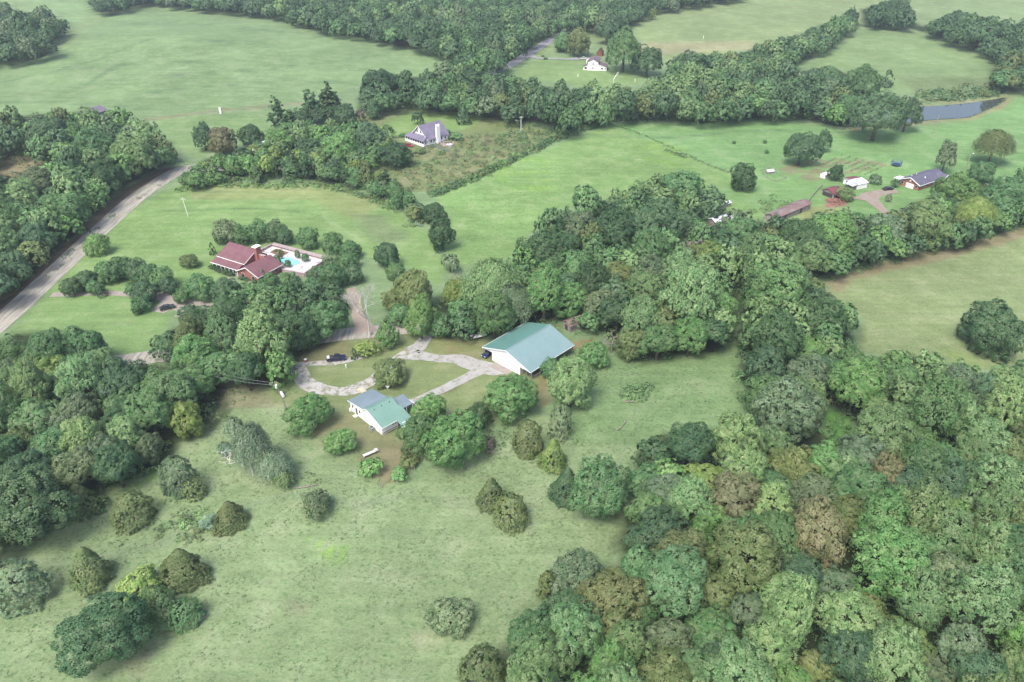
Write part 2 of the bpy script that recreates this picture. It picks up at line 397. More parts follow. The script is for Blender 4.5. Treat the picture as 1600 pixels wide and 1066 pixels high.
paint([(-200,640),(350,640),(400,610),(560,700),(640,760),(860,640),(1160,540),(1170,640),(1100,700),(980,720),(985,830),(960,870),(850,900),(850,960),(720,1200),(-200,1200)], C(160,183,134), 1.6, 1.0)  # foreground pasture
paint([(860,640),(930,560),(1160,530),(1175,640),(1100,690),(1000,700),(900,690)], C(146,176,122), 1.6, 1.0)
paint([(310,610),(360,590),(420,610),(435,635),(390,640),(330,640)], C(158,150,122), 1.5, .9, .7)
paint([(390,600),(470,560),(560,520),(700,515),(760,540),(900,560),(860,600),(820,640),(650,720),(600,760),(540,700),(480,680),(450,640)], C(150,166,114), 1.8, .4)   # house yard
paint([(480,660),(560,640),(640,700),(640,740),(600,755),(560,700),(500,700)], C(158,160,120), 1.5, .4, .8)
paint([(560,715),(640,690),(650,720),(600,760)], C(166,156,122), 1.5, .3, .7)
paint([(420,535),(540,525),(560,560),(470,570)], C(152,150,110), 1.5, .3, .8)
paint([(680,520),(755,525),(775,560),(720,570),(680,550)], C(156,162,112), 1.5, .3, .9)
paint([(700,540),(770,548),(770,562),(710,560)], C(176,150,116), 1.2, .3, .6, 3)
paint([(655,618),(720,590),(745,590),(700,615)], C(142,136,100), 1.2, .3, .8)
paint([(835,590),(860,585),(862,625),(845,640)], C(158,134,104), 1.2, .3, .6)
paint([(890,535),(930,530),(925,552),(895,550)], C(168,138,102), 1.2, .3, .7)
paint([(1290,440),(1400,405),(1520,380),(1620,350),(1760,350),(1760,570),(1560,575),(1400,560),(1340,550),(1350,500),(1300,470)], C(158,176,124), 2.2, .7)   # right field
paint([(1290,440),(1400,405),(1520,380),(1620,350),(1620,366),(1500,400),(1330,440),(1310,460)], C(166,150,122), 2, .5, .7)
paint([(1470,540),(1520,560),(1560,575),(1500,580)], C(150,176,106), 2, .5, .8)
paint([(1280,635),(1335,650),(1335,700),(1295,700)], C(110,160,86), 1.2, .8)
paint([(-20,240),(66,240),(64,272),(-20,290)], C(176,168,130), 2, .3)
# bright weed patches and worn spots
for q in ([(480,835),(540,845),(535,880),(495,878)], [(195,725),(245,715),(250,750),(190,765)]): paint(q, C(150,198,94), 1.0, 1, .75, 1.4)
for q in ([(770,250),(850,245),(870,300),(780,300)], [(1010,215),(1080,235),(1060,270),(1010,250)], [(980,225),(1030,225),(1040,250)]): paint(q, C(156,196,106), 3, 1, .7, 4)
for q in ([(190,1040),(240,1000),(270,1010),(210,1066)], [(430,930),(480,940),(470,980)], [(560,1020),(600,1030),(590,1066)], [(640,980),(690,1000),(660,1020)]): paint(q, C(168,166,136), 2, .6, .5, 4)
# far field tractor lines, paths
for l in ([(-20,160),(100,160),(230,170)],[(60,115),(200,100),(380,96)],[(240,30),(400,45),(520,62)],[(0,130),(150,95),(240,60),(320,62),(420,72)], [(240,120),(420,108),(560,92),(620,80)], [(230,145),(420,128),(560,128),(660,120)], [(120,140),(180,105)], [(840,210),(1060,215),(1150,205),(1350,206)]):
    stroke(l, 2.6, C(112,144,104), .7, 3)
stroke([(225,188),(345,172),(420,166),(470,162)], 3.5, C(172,150,130), .7, 3)
stroke([(240,190),(345,176),(470,167)], 1.6, C(190,200,150), .7, 2)
stroke([(965,72),(1090,70),(1180,68)], 1.4, C(110,120,90), .7, 2)
stroke([(255,330),(400,326),(460,330),(505,338)], 1.6, C(116,150,96), .7, 1.5)
stroke([(505,338),(545,365),(570,378)], 1.6, C(180,205,150), .6, 1.5)
stroke([(300,300),(400,300)], 1.6, C(118,150,100), .6, 1.5)
for a, b in (((610,640),(760,575)), ((640,650),(800,590)), ((600,600),(700,570))): stroke([a, b], 1.0, C(166,178,124), .4, 1)
stroke([(-22,508),(52,440),(108,388),(160,338),(205,300),(262,266)], 9, C(150,122,106), .85, 3)     # bare verge
stroke([(-10,512),(70,448),(120,400)], 3, C(150,120,110), .5, 3)
paint([(1205,262),(1290,246),(1345,248),(1395,258),(1330,272),(1270,284)], C(164,156,126), 1.2, .8, .8, 3)
paint([(1330,268),(1395,258),(1398,262),(1340,272)], C(150,184,116), 1.2, .5)
paint([(1240,330),(1300,318),(1330,340),(1262,350)], C(170,176,118), 1.5, .3, .8)
stroke([(1330,158),(1400,162),(1445,165),(1500,161),(1540,156),(1574,151),(1562,166),(1535,177),(1512,186),(1470,189),(1437,192),(1385,199),(1330,201)], 5, C(176,166,126), .85, 2.5)
stroke([(1150,150),(1330,158),(1440,160),(1580,150)], 5, C(168,184,122), .6, 3)
paint([(1290,312),(1320,308),(1325,322),(1290,325)], C(178,136,120), 1.0, .4)
# dry cow paths in the pasture and darker grass where the mower does not reach
stroke([(640,770),(560,790),(470,770),(380,790),(250,850),(120,880),(0,880)], 2.0, C(150,166,140), .35, 2)
stroke([(640,745),(560,700),(440,730),(330,790)], 1.2, C(120,150,100), .5, 2)
# forest floor: litter colour darkened to stand for the shade under the crowns
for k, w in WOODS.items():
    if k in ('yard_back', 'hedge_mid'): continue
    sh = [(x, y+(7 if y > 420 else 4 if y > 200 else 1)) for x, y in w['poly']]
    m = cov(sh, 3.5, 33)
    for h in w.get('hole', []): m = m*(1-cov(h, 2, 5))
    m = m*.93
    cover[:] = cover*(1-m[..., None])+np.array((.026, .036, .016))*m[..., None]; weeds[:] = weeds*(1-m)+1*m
far = (GY > 830)[..., None]*.9 if False else None
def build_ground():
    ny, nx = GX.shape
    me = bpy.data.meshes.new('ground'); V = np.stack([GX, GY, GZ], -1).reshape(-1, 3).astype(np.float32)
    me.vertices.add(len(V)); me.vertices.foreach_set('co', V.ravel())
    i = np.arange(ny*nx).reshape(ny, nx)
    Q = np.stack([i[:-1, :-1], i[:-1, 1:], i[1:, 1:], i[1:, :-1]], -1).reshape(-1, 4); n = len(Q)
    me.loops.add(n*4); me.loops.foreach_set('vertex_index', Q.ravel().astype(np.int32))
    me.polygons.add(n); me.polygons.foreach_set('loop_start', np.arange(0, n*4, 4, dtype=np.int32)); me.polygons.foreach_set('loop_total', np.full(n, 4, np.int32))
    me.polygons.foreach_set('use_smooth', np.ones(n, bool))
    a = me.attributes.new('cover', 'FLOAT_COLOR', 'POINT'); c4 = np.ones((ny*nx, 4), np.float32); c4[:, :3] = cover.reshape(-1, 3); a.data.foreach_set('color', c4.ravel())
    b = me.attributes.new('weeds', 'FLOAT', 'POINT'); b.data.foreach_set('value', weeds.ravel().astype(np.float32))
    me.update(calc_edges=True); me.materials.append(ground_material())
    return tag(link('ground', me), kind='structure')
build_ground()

# ------------------------------------------------------------------ roads and drives
def catmull(pts, step):
    out = []; n = len(pts)
    for i in range(n-1):
        p0 = np.array(pts[max(i-1, 0)]); p1 = np.array(pts[i]); p2 = np.array(pts[i+1]); p3 = np.array(pts[min(i+2, n-1)])
        k = max(2, int(np.linalg.norm(p2-p1)/step))
        for j in range(k):
            t = j/k; out.append(.5*((2*p1)+(-p0+p2)*t+(2*p0-5*p1+4*p2-p3)*t*t+(-p0+3*p1-3*p2+p3)*t**3))
    out.append(np.array(pts[-1])); return np.array(out)
def ribbon(name, pxs, width, m, off=.06, jag=0, step=1.5, cross=4, world_pts=None, **tg):
    W = [PXY(*p[:2]) for p in pxs]; wd = [p[2] if len(p) > 2 else width for p in pxs]
    c = catmull([(a, b, w) for (a, b), w in zip(W, wd)], step)
    d = np.gradient(c[:, :2], axis=0); d /= np.linalg.norm(d, axis=1)[:, None]+1e-9; nrm = np.stack([-d[:, 1], d[:, 0]], 1)
    r = np.random.RandomState(len(pxs)+int(width*10)); mb = MB(); n = len(c)
    jl = np.convolve(r.randn(n+4), np.ones(3)/3, 'same')[:n]*jag; jr = np.convolve(r.randn(n+4), np.ones(3)/3, 'same')[:n]*jag
    for i in range(n):
        for k in range(cross+1):
            t = k/cross*2-1; h = c[i, 2]/2 + (jl[i] if t < 0 else jr[i])
            x, y = c[i, :2]+nrm[i]*t*h
            mb.v.append((x, y, float(terr(x, y))+off))
    for i in range(n-1):
        for k in range(cross):
            a = i*(cross+1)+k; mb.f.append((a, a+1, a+cross+2, a+cross+1))
    o = mb.build(name, m, fix=False); return tag(o, kind='structure', **tg)
def asphalt(name, rot):
    t = NT(name); pos = t.node('ShaderNodeNewGeometry').outputs['Position']
    mp = t.node('ShaderNodeMapping'); t.L(pos, mp.inputs[0]); mp.inputs['Rotation'].default_value = (0, 0, math.radians(rot)); mp.inputs['Scale'].default_value = (1.3, .12, 1)
    c = t.mix(t.rng(t.noise(mp.outputs[0], .9, 4), .42, .62, 0, 1), C(210,206,192), C(172,167,154))
    c = t.mix(t.math('MULTIPLY', t.rng(t.noise(mp.outputs[0], 2.4, 3), .6, .68, 0, 1), .35), c, C(128,118,124))
    c = t.mul(c, t.rng(t.noise(pos, 2.5, 4), .3, .7, .9, 1.1))
    t.L(c, t.b.inputs['Base Color']); t.b.inputs['Roughness'].default_value = .9; return t.m
M_ASPH = asphalt('worn_asphalt', -3); M_ASPH2 = asphalt('faded_asphalt', 82)
def gravel(name, g1, g2, grass, cut):
    t = NT(name); pos = t.node('ShaderNodeNewGeometry').outputs['Position']
    c = t.mix(t.rng(t.noise(pos, .5, 4), .35, .65, 0, 1), g1, g2)
    c = t.mul(c, t.rng(t.noise(pos, 6, 3), .3, .7, .82, 1.15))
    c = t.mix(t.rng(t.noise(pos, .5, 6, .75), cut-.06, cut+.01, 0, .92), c, grass)
    t.L(c, t.b.inputs['Base Color']); t.b.inputs['Roughness'].default_value = .95; t.bump(t.noise(pos, 8, 3), .4, .05); return t.m
M_GRAV = gravel('pale_gravel', C(212,211,207), C(196,194,190), C(158,162,126), .6)
M_GRAV2 = gravel('patchy_gravel', C(222,221,216), C(204,201,195), C(156,158,128), .56)
M_DIRT = gravel('packed_dirt', C(188,176,168), C(182,158,140), C(150,150,116), .64)
M_CONC = M('drive_concrete', C(198,188,178), .9, var=.08, scale=.6)
ribbon('country_road', [(-130,610,8.2),(-40,537),(20,487),(60,450),(120,394),(165,352),(210,312),(250,284),(278,268),(305,262),(350,262),(420,262),(500,256)], 8.6, M_ASPH, .08)
for sgn, dx in ((1, 1),): pass
ribbon('lower_road', [(-140,590),(0,580),(100,571),(185,565),(245,557),(330,549),(430,538),(535,523),(600,517),(680,505),(760,480),(860,455),(960,430)], 7.0, M_ASPH2, .08)
ribbon('far_road', [(718,146),(750,122),(792,104),(826,84),(862,62),(900,38),(930,12),(960,-15)], 8.5, M('far_asphalt', C(190,190,198), .9, var=.06, scale=.2), .2, step=5)
ribbon('lawn_driveway', [(80,461),(110,460),(165,458),(215,461),(250,462,4.5),(268,472,4.5),(300,472),(340,480),(400,470),(470,480)], 3.2, M_CONC, .07)
ribbon('parking_spur', [(268,472,5),(258,480,6),(246,488,5)], 5, M_CONC, .08)
ribbon('parking_spur', [(268,478,3),(290,485,5),(278,496,3)], 4, M_CONC, .085)
ribbon('brick_drive', [(548,450,3),(554,468,3.6),(558,488,4),(566,506,5),(572,520,7)], 6, M('brick_pavers', C(202,186,168), .85, var=.1, scale=1.5), .1)
ribbon('front_walk', [(361,433),(350,440),(338,448),(325,456)], 1.2, M_CONC, .08)
ribbon('gravel_drive', [(672,520,4),(655,540,4.6),(640,552,5.6),(680,560,3.8),(715,562,4.2),(740,570,5),(765,578,6.5),(790,581,3.5)], 5, M_GRAV, .06, .55)
ribbon('gravel_drive', [(640,552,5),(617,564,4),(600,580,3.6),(583,592,3.6),(565,603,4),(540,612,4.2),(510,612,4.6),(486,602,5),(470,588,5),(462,572,4)], 5, M_GRAV2, .07, .5)
ribbon('gravel_drive', [(462,570,3),(490,568,2.6),(520,567,2.8),(548,562,2.4),(570,557,1.5)], 2.6, M_GRAV2, .065, .25)
ribbon('gravel_drive', [(750,578,4),(725,592,3.4),(700,605,3),(670,618,3.2),(645,630,3.4)], 3, M_GRAV, .072, .3)
ribbon('farm_drive', [(1395,346,4),(1382,332,4),(1368,318,5),(1358,308,8),(1374,302,6),(1400,298,5)], 4, M_DIRT, .08, .3)
ribbon('farm_drive', [(1358,312,5),(1335,309,3),(1310,306,2)], 4, M_DIRT, .085, .3)
ribbon('house_driveway', [(826,86,7),(838,91,4),(860,92),(885,93),(905,92,7)], 3.2, M('far_concrete', C(200,200,206), .9), .25, step=3)
# concrete apron before the barn
# ------------------------------------------------------------------ pond
wm = NT('pond_water'); wp = wm.node('ShaderNodeNewGeometry').outputs['Position']
wm.b.inputs['Base Color'].default_value = (.05, .06, .055, 1); wm.b.inputs['Roughness'].default_value = .04; wm.b.inputs['IOR'].default_value = 1.33
wm.bump(wm.noise(wp, .35, 3), .25, .1)
def pond():
    px = [(1262,160),(1330,158),(1400,163),(1445,167),(1500,163),(1540,158),(1572,153),(1560,164),(1535,175),(1512,184),(1470,187),(1437,190),(1385,197),(1330,199),(1280,190)]
    c = catmull([(*PXY(*p), 0) for p in px+[px[0]]], 3)
    mb = MB(); mb.quad(*[(a, b, POND_Z) for a, b, _ in c[:-1]])
    tag(mb.build('pond_water', wm.m, fix=False), kind='structure')
pond()

# ------------------------------------------------------------------ tree crowns (unit radius, centre at the origin)
def unit(n, r):
    v = r.randn(n, 3); return v/(np.linalg.norm(v, axis=1)[:, None]+1e-9)
def nz(v): return v/(np.linalg.norm(v, axis=1)[:, None]+1e-9)
def leaf_quads(c, n, size, r, elong=1.5, flat=.45, along=None):
    """quads centred at c, facing n (jittered)"""
    m = len(c); nn = nz(n + unit(m, r)*flat); flip = (nn*n).sum(1) < 0.05; nn[flip] = n[flip]
    a = unit(m, r) if along is None else along+unit(m, r)*.35
    t = nz(a-(a*nn).sum(1)[:, None]*nn); b = np.cross(nn, t)
    s = size*(.6+.8*r.rand(m))[:, None]; e = math.sqrt(elong)
    t = t*s*e*.5; b = b*s/e*.5
    k = (r.rand(m, 1)-.5)*.5
    V = np.stack([c-t, c-b+t*k, c+t, c+b+t*k], 1)
    return V, nn
def grow(tufts, tr, outd, cards, size, r, up=.25, flat=.5, elong=1.5, droop=None, spread=1.0):
    """cards on the outer side of each tuft"""
    n = len(tufts); k = cards
    o = np.repeat(outd, k, axis=0); c = np.repeat(tufts, k, axis=0); rr = np.repeat(tr, k)[:, None]
    d = nz(unit(n*k, r)*spread + o*1.0)
    p = c + d*rr*(.65+.4*r.rand(n*k, 1))
    nrm = nz(d*.8 + o*.3 + np.array([0, 0, up]))
    V, N = leaf_quads(p, nrm, size, r, elong, flat, along=droop)
    return V, nz(o*.8+d*.45+N*.3)
def lobes_crown(seed, L, T, cards, size, zlo=-.45, lobe=.42, flatz=1.0, tuft=.14, spiky=0, shape='round', inner=True):
    r = np.random.RandomState(seed); V = []; N = []
    ga = math.pi*(3-math.sqrt(5)); cs = []; ls = []
    ph = r.rand()*6.28; sx, sy = r.uniform(.9, 1.14), r.uniform(.86, 1.1); lean = r.uniform(-.14, .14, 2)
    for i in range(L):
        z = 1-(i+.5)/L*(1-zlo); z = min(.98, z+r.uniform(-.08, .08)); a = ph+ga*i+r.uniform(-.35, .35); q = math.sqrt(max(0, 1-z*z))
        if i > 2 and r.rand() < .1: continue
        rad = r.uniform(.5, .92)
        if shape == 'tall': q2 = q*(.85 if z > .3 else 1); v = np.array([math.cos(a)*q2, math.sin(a)*q2, z])*rad
        elif shape == 'cone':
            zz = (z-zlo)/(1-zlo); w = (1-zz)**.8*.8+.05; v = np.array([math.cos(a)*w*r.uniform(.7, 1), math.sin(a)*w*r.uniform(.7, 1), -1+zz*1.85])*.85
        else: v = np.array([math.cos(a)*q, math.sin(a)*q, z*.9])*rad
        cs.append(v); ls.append(lobe*r.uniform(.62, 1.15)*(.75 if shape == 'cone' else 1))
    if inner: cs.append(np.array([0, 0, .1])); ls.append(.7)
    cs = np.array(cs); ls = np.array(ls)
    for j, (c, lr) in enumerate(zip(cs, ls)):
        last = inner and j == len(cs)-1
        m = max(6, int(T*(lr/lobe)**2)) if not last else int(T*6)
        d = unit(m*3, r); oc = c/(np.linalg.norm(c)+1e-6)
        keep = (d@oc > -.35) & (d[:, 2] > -.75); d = d[keep][:m]
        p = c+d*lr*(.82+.22*r.rand(len(d), 1))
        # drop what lies deep inside another lobe
        dd = np.linalg.norm(p[:, None]-cs[None], axis=2)/ls[None]; dd[:, j] = 9
        if not last: ok = dd.min(1) > .72; p, d = p[ok], d[ok]
        if not len(p): continue
        o = nz(d*.8+oc*.25+np.array([0, 0, .25+.4*bool(spiky)]))
        v, n = grow(p, tuft*r.uniform(.7, 1.3, len(p)), o, cards, size, r, flat=.55)
        V.append(v); N.append(n)
        if spiky:
            o2 = o
            v, n = grow(p+o2*tuft*.9, np.full(len(p), tuft*.5), o2, max(2, cards//4), size*.8, r, flat=.5, spread=.4)
            V.append(v); N.append(n)
    V = np.concatenate(V); N = np.concatenate(N); V[..., 2] *= flatz; V[..., 0] = V[..., 0]*sx+V[..., 2]*lean[0]; V[..., 1] = V[..., 1]*sy+V[..., 2]*lean[1]
    return V, N
def cedar_crown(seed, T, cards, size, prof='cone'):
    """dense evergreen; unit radius, z -1..1, sprays sweep up and out"""
    r = np.random.RandomState(seed); m = T
    z = r.rand(m)**1.15; a = r.rand(m)*6.283
    if prof == 'cone': w = (1-z)**.8*1.06*(.6+.4*np.minimum(1, z/.1))+.03
    elif prof == 'column': w = (1-z**2.2)**.8*(.7+.3*np.minimum(1, z/.1))
    else: w = np.sqrt(np.maximum(0, 1-(z*1.0-.28)**2/.53))*.98
    lump = 1+.16*np.sin(a*3+seed)*np.sin(z*9+seed)+.10*np.sin(a*7+z*13+seed*2)
    w = w*lump*(.86+.16*r.rand(m))
    p = np.stack([np.cos(a)*w, np.sin(a)*w, z*2-1], 1)
    o = nz(np.stack([np.cos(a), np.sin(a), np.full(m, .75)+z*.5], 1))
    V1, N1 = grow(p, np.full(m, .09), o, cards, size, r, up=.2, flat=.5, elong=2.2, droop=np.repeat(o+np.array([0, 0, .8]), cards, axis=0), spread=.8)
    return V1, N1
def pine_crown(seed, T, cards, size):
    r = np.random.RandomState(seed); P_ = []; O = []
    for lay in range(9):
        z = -0.75+lay*.21; w = (1-(lay/9.5)**1.6)*(.95 if lay > 1 else .7)
        for b in range(5 if lay < 6 else 3):
            a = r.rand()*6.28; L_ = w*r.uniform(.65, 1.05)
            for k in range(max(2, int(T*L_))):
                t = r.uniform(.35, 1)
                c = np.array([math.cos(a)*L_*t, math.sin(a)*L_*t, z+.12*t])+r.randn(3)*[.09, .09, .035]
                P_.append(c); O.append([math.cos(a)*.4, math.sin(a)*.4, 1])
    P_ = np.array(P_); O = nz(np.array(O))
    return grow(P_, np.full(len(P_), .11), O, cards, size, r, up=.3, flat=.5)
def willow_crown(seed, T, cards, size):
    r = np.random.RandomState(seed); Vs = []; Ns = []
    for i in range(T):
        a = r.rand()*6.28; z = r.uniform(-.1, 1); q = math.sqrt(max(0, 1-z*z))*r.uniform(.55, 1); L_ = r.uniform(.3, .8)
        c0 = np.array([math.cos(a)*q, math.sin(a)*q, z*.9])
        t = r.rand(cards, 1); p = c0+np.array([math.cos(a)*.18, math.sin(a)*.18, -1])*t*L_+r.randn(cards, 3)*.045
        n = nz(np.tile([math.cos(a), math.sin(a), .8], (cards, 1))+r.randn(cards, 3)*.3)
        v, nn = leaf_quads(p, n, size, r, 2.6, .4, along=np.tile([0, 0, -1.], (cards, 1))); Vs.append(v); Ns.append(nz(n*.7+nn*.4))
    return np.concatenate(Vs), np.concatenate(Ns)
def trunk_mesh(seed, limbs=6, spread=.55, top=1.35, r0=.075):
    """base z=0, crown centre at z=1"""
    r = random.Random(seed); mb = MB()
    bx, by = r.uniform(-.04, .04), r.uniform(-.04, .04)
    mb.tube((0, 0, -.15), (bx*.5, by*.5, .45), r0*1.25, r0, 7); mb.tube((bx*.5, by*.5, .45), (bx, by, 1.0), r0, r0*.6, 6)
    mb.tube((bx, by, 1), (bx*1.5, by*1.5, top), r0*.6, r0*.15, 5)
    for i in range(limbs):
        a = i*2.4+r.uniform(-.4, .4); z = r.uniform(.5, .95); w = spread*r.uniform(.7, 1.1); q = (math.cos(a)*w*.5, math.sin(a)*w*.5, z+.15)
        mb.tube((bx*z, by*z, z), q, r0*.5, r0*.35, 5); mb.tube(q, (math.cos(a)*w, math.sin(a)*w, z+r.uniform(.25, .45)), r0*.35, r0*.1, 4)
    return mb
KINDS = {}
def variant(kind, name, gens, trunk):
    KINDS[kind] = dict(name=name, lod=gens, trunk=trunk, cache={})
nB, nC, nS = 7, 4, 4
GEN = {
 'oak':    {0: lambda i: lobes_crown(100+i, 30+i % 3*7, 44, 21, .046, lobe=.31, tuft=.105), 1: lambda i: lobes_crown(200+i, 24, 32, 14, .076, lobe=.34, tuft=.12), 2: lambda i: lobes_crown(300+i, 11, 13, 9, .15, tuft=.18)},
 'poplar': {0: lambda i: lobes_crown(400+i, 30, 38, 18, .046, zlo=-.8, lobe=.29, tuft=.095, shape='tall', spiky=1), 1: lambda i: lobes_crown(420+i, 20, 26, 13, .08, zlo=-.75, lobe=.36, tuft=.13, shape='tall', spiky=1), 2: lambda i: lobes_crown(440+i, 12, 11, 9, .15, zlo=-.75, lobe=.4, shape='tall')},
 'round':  {0: lambda i: lobes_crown(500+i, 40, 34, 20, .045, zlo=-.85, lobe=.27, tuft=.1), 1: lambda i: lobes_crown(520+i, 24, 28, 13, .08, zlo=-.8, lobe=.34), 2: lambda i: lobes_crown(540+i, 12, 11, 9, .15, zlo=-.8, lobe=.38)},
 'cedar':  {0: lambda i: cedar_crown(600+i, 1000, 11, .06, ('cone', 'egg', 'egg', 'cone')[i % 4]), 1: lambda i: cedar_crown(620+i, 420, 9, .095, ('cone', 'egg', 'egg', 'cone')[i % 4]), 2: lambda i: cedar_crown(640+i, 160, 7, .16, ('cone', 'egg')[i % 2])},
 'column': {0: lambda i: cedar_crown(660+i, 300, 8, .14, 'column'), 1: lambda i: cedar_crown(670+i, 150, 7, .2, 'column'), 2: lambda i: cedar_crown(680+i, 70, 5, .3, 'column')},
 'pine':   {0: lambda i: pine_crown(700+i, 18, 12, .11), 1: lambda i: pine_crown(700+i, 16, 12, .12), 2: lambda i: pine_crown(720+i, 10, 9, .18)},
 'willow': {0: lambda i: willow_crown(740+i, 620, 30, .045), 1: lambda i: willow_crown(740+i, 170, 14, .12), 2: lambda i: willow_crown(740+i, 90, 10, .18)},
 'shrub':  {0: lambda i: lobes_crown(800+i, 20, 26, 16, .07, zlo=-.3, lobe=.34, tuft=.13), 1: lambda i: lobes_crown(820+i, 11, 9, 8, .17, zlo=-.15, lobe=.38, tuft=.18), 2: lambda i: lobes_crown(840+i, 8, 6, 6, .26, zlo=-.15, lobe=.42, tuft=.2)},
}
NV = {'oak': (7, 5, 4), 'poplar': (5, 4, 3), 'round': (4, 4, 3), 'cedar': (4, 4, 2), 'column': (2, 2, 1), 'pine': (2, 3, 2), 'willow': (2, 2, 1), 'shrub': (3, 4, 3)}
KNAME = {'oak': 'broadleaf_tree', 'poplar': 'broadleaf_tree', 'round': 'broadleaf_tree', 'cedar': 'cedar_tree', 'column': 'cypress_tree', 'pine': 'pine_tree', 'willow': 'willow_tree', 'shrub': 'shrub'}
KCAT = {'broadleaf_tree': 'tree', 'cedar_tree': 'cedar', 'cypress_tree': 'conifer', 'pine_tree': 'pine', 'willow_tree': 'willow', 'shrub': 'shrub'}
_gc = {}
def crown_raw(kind, lod, i):
    k = (kind, lod, i)
    if k not in _gc: _gc[k] = GEN[kind][lod](i)
    return _gc[k]
_cm = {}
def crown_me(kind, lod, i):
    k = (kind, lod, i)
    if k not in _cm: V, N = crown_raw(*k); _cm[k] = quads_mesh('crown', V, N, M_LEAF)
    return _cm[k]
_tm = {}
def trunk_me(i):
    if i not in _tm:
        mb = trunk_mesh(i); o = mb.build('trunk', M_BARK, smooth=True); _tm[i] = o.data; bpy.data.objects.remove(o)
    return _tm[i]
_sm = {}
def joined_me(kind, lod, i):
    """one mesh with crown (centre z=1, half height 1 scaled outside) and a short trunk"""
    k = (kind, lod, i)
    if k not in _sm:
        V, N = crown_raw(*k)
        T = []; 
        for a in range(4):
            a0, a1 = a*math.pi/2, (a+1)*math.pi/2; q = .06
            T.append([(math.cos(a0)*q, math.sin(a0)*q, -1.7), (math.cos(a1)*q, math.sin(a1)*q, -1.7), (math.cos(a1)*q, math.sin(a1)*q, .2), (math.cos(a0)*q, math.sin(a0)*q, .2)])
        T = np.array(T); Nt = np.array([[math.cos(a*math.pi/2+.78), math.sin(a*math.pi/2+.78), 0] for a in range(4)])
        me = quads_mesh('tree', np.concatenate([V, T]), np.concatenate([N, Nt]), M_LEAF); me.materials.append(M_BARK)
        mi = np.zeros(len(V)+4, np.int32); mi[-4:] = 1; me.polygons.foreach_set('material_index', mi); _sm[k] = me
    return _sm[k]
TONES = {'deep': ((.040,.080,.034), 'dark green'), 'blue': ((.056,.100,.048), 'bluish green'), 'mid': ((.062,.118,.044), 'mid green'),
 'bright': ((.088,.165,.048), 'bright green'), 'lime': ((.125,.17,.042), 'yellow-green'), 'pale': ((.105,.160,.062), 'pale green'),
 'olive': ((.088,.108,.038), 'olive green'), 'brown': ((.114,.118,.058), 'rusty brown'), 'grey': ((.088,.118,.062), 'grey-green'),
 'gold': ((.120,.138,.05), 'golden brown'), 'purple': ((.12,.105,.085), 'purplish'), 'teal': ((.070,.122,.050), 'teal green'), 'silver': ((.125,.185,.115), 'silvery blue-green')}
TONES = {k: (tuple(min(.3, c*g*(1.72 if k in ('mid','olive','grey','teal') else 1.5 if k in ('deep','blue') else 1.72)) for c, g in zip(v[0], (.92, 1.0, .96) if k not in ('brown','gold','purple') else (.85, .85, .85))), v[1]) for k, v in TONES.items()}
TREES = []
ASPECT = {'oak': .95, 'poplar': 1.32, 'round': 1.02, 'cedar': 1.0, 'column': 1.9, 'pine': 1.25, 'willow': .9, 'shrub': .62}
CLEAR = {'oak': .05, 'poplar': .08, 'round': -.05, 'cedar': -.05, 'column': -.02, 'pine': .15, 'willow': .35, 'shrub': -.25}   # bare stem below the crown, in crown radii
def add_tree(cx, cy, w, kind='oak', tone='mid', label=None, asp=None, group=None, wood=None, var=None, clear=None):
    """crown centre and crown width as seen in the photo"""
    R = 4.0; a = asp or ASPECT[kind]; cl = CLEAR[kind] if clear is None else clear
    for _ in range(4):
        hc = R*(a+cl); x, y, z = P(cx, cy, hc); s = proj(x, y, z)[2]; R = w/2/s
    if R < .3: R = .3
    TREES.append(dict(x=x, y=y, R=R, b=R*a, hc=R*(a+cl), kind=kind, tone=tone, label=label, group=group, wood=wood, px=cx, py=cy, w=w, var=var))
    return TREES[-1]
A = add_tree
# --- trees that stand alone or can be picked out
A(137,884,62,'cedar','olive','olive cone-shaped cedar left of the lime bush in the front pasture',asp=1.15,var=0)
A(16,912,88,'cedar','grey','brownish cedar cut by the left edge of the photo, above the bottom corner',var=1,asp=.85)
A(163,985,112,'oak','deep','big dark green oak at the bottom left of the pasture',asp=1.0,clear=.05)
A(218,920,74,'shrub','lime','lime yellow bush between the cone cedar and the dark oak',asp=.8)
A(283,884,72,'cedar','olive','brownish olive cedar behind the lime bush',var=3,asp=.9)
A(247,945,54,'cedar','pale','pale grey-green cedar beside the lime bush',var=1,asp=1.25)
A(288,957,48,'cedar','mid','small green cedar next to the grey dead log',var=2,asp=.9)
A(205,795,60,'cedar','olive','round olive cedar standing alone above the cone-shaped cedar',var=2,asp=.85)
A(124,778,54,'cedar','olive','olive cedar with grey dead twigs at the edge of the left wood',var=3)
A(40,790,135,'oak','blue','huge bluish green tree filling the front corner of the left wood',asp=.95,clear=.1)
A(358,803,54,'cedar','olive','olive cedar at the right end of the bramble thicket',var=3,asp=.85)
A(325,816,26,'round','silver','small silvery bush between brambles and olive cedar',clear=-.2)
A(277,742,50,'cedar','grey','ragged cedar with bare grey branches below the yellowish tree',var=1,asp=1.35)
A(302,762,34,'cedar','olive','small olive cedar leaning on the ragged grey one',var=2)
A(288,655,62,'round','lime','yellowish tree turning brown at the corner of the left wood',asp=1.05)
A(233,700,48,'round','grey','grey-green tree at the front edge of the left wood',asp=1.1)
A(425,722,58,'willow','silver','leaning silvery tree with bare dead limbs below the gravel loop, lower right half')
A(392,695,66,'willow','silver','silvery drooping willow with dead white limbs below the gravel loop',asp=1.25)
A(497,788,48,'shrub','grey','greyish round bush alone in the pasture below the white house',asp=.95)
A(704,965,62,'shrub','grey','vine-covered greyish bush alone at the bottom of the pasture',asp=.85)
A(753,1046,74,'cedar','olive','olive cedar cut by the bottom edge of the photo',var=2,asp=.9)
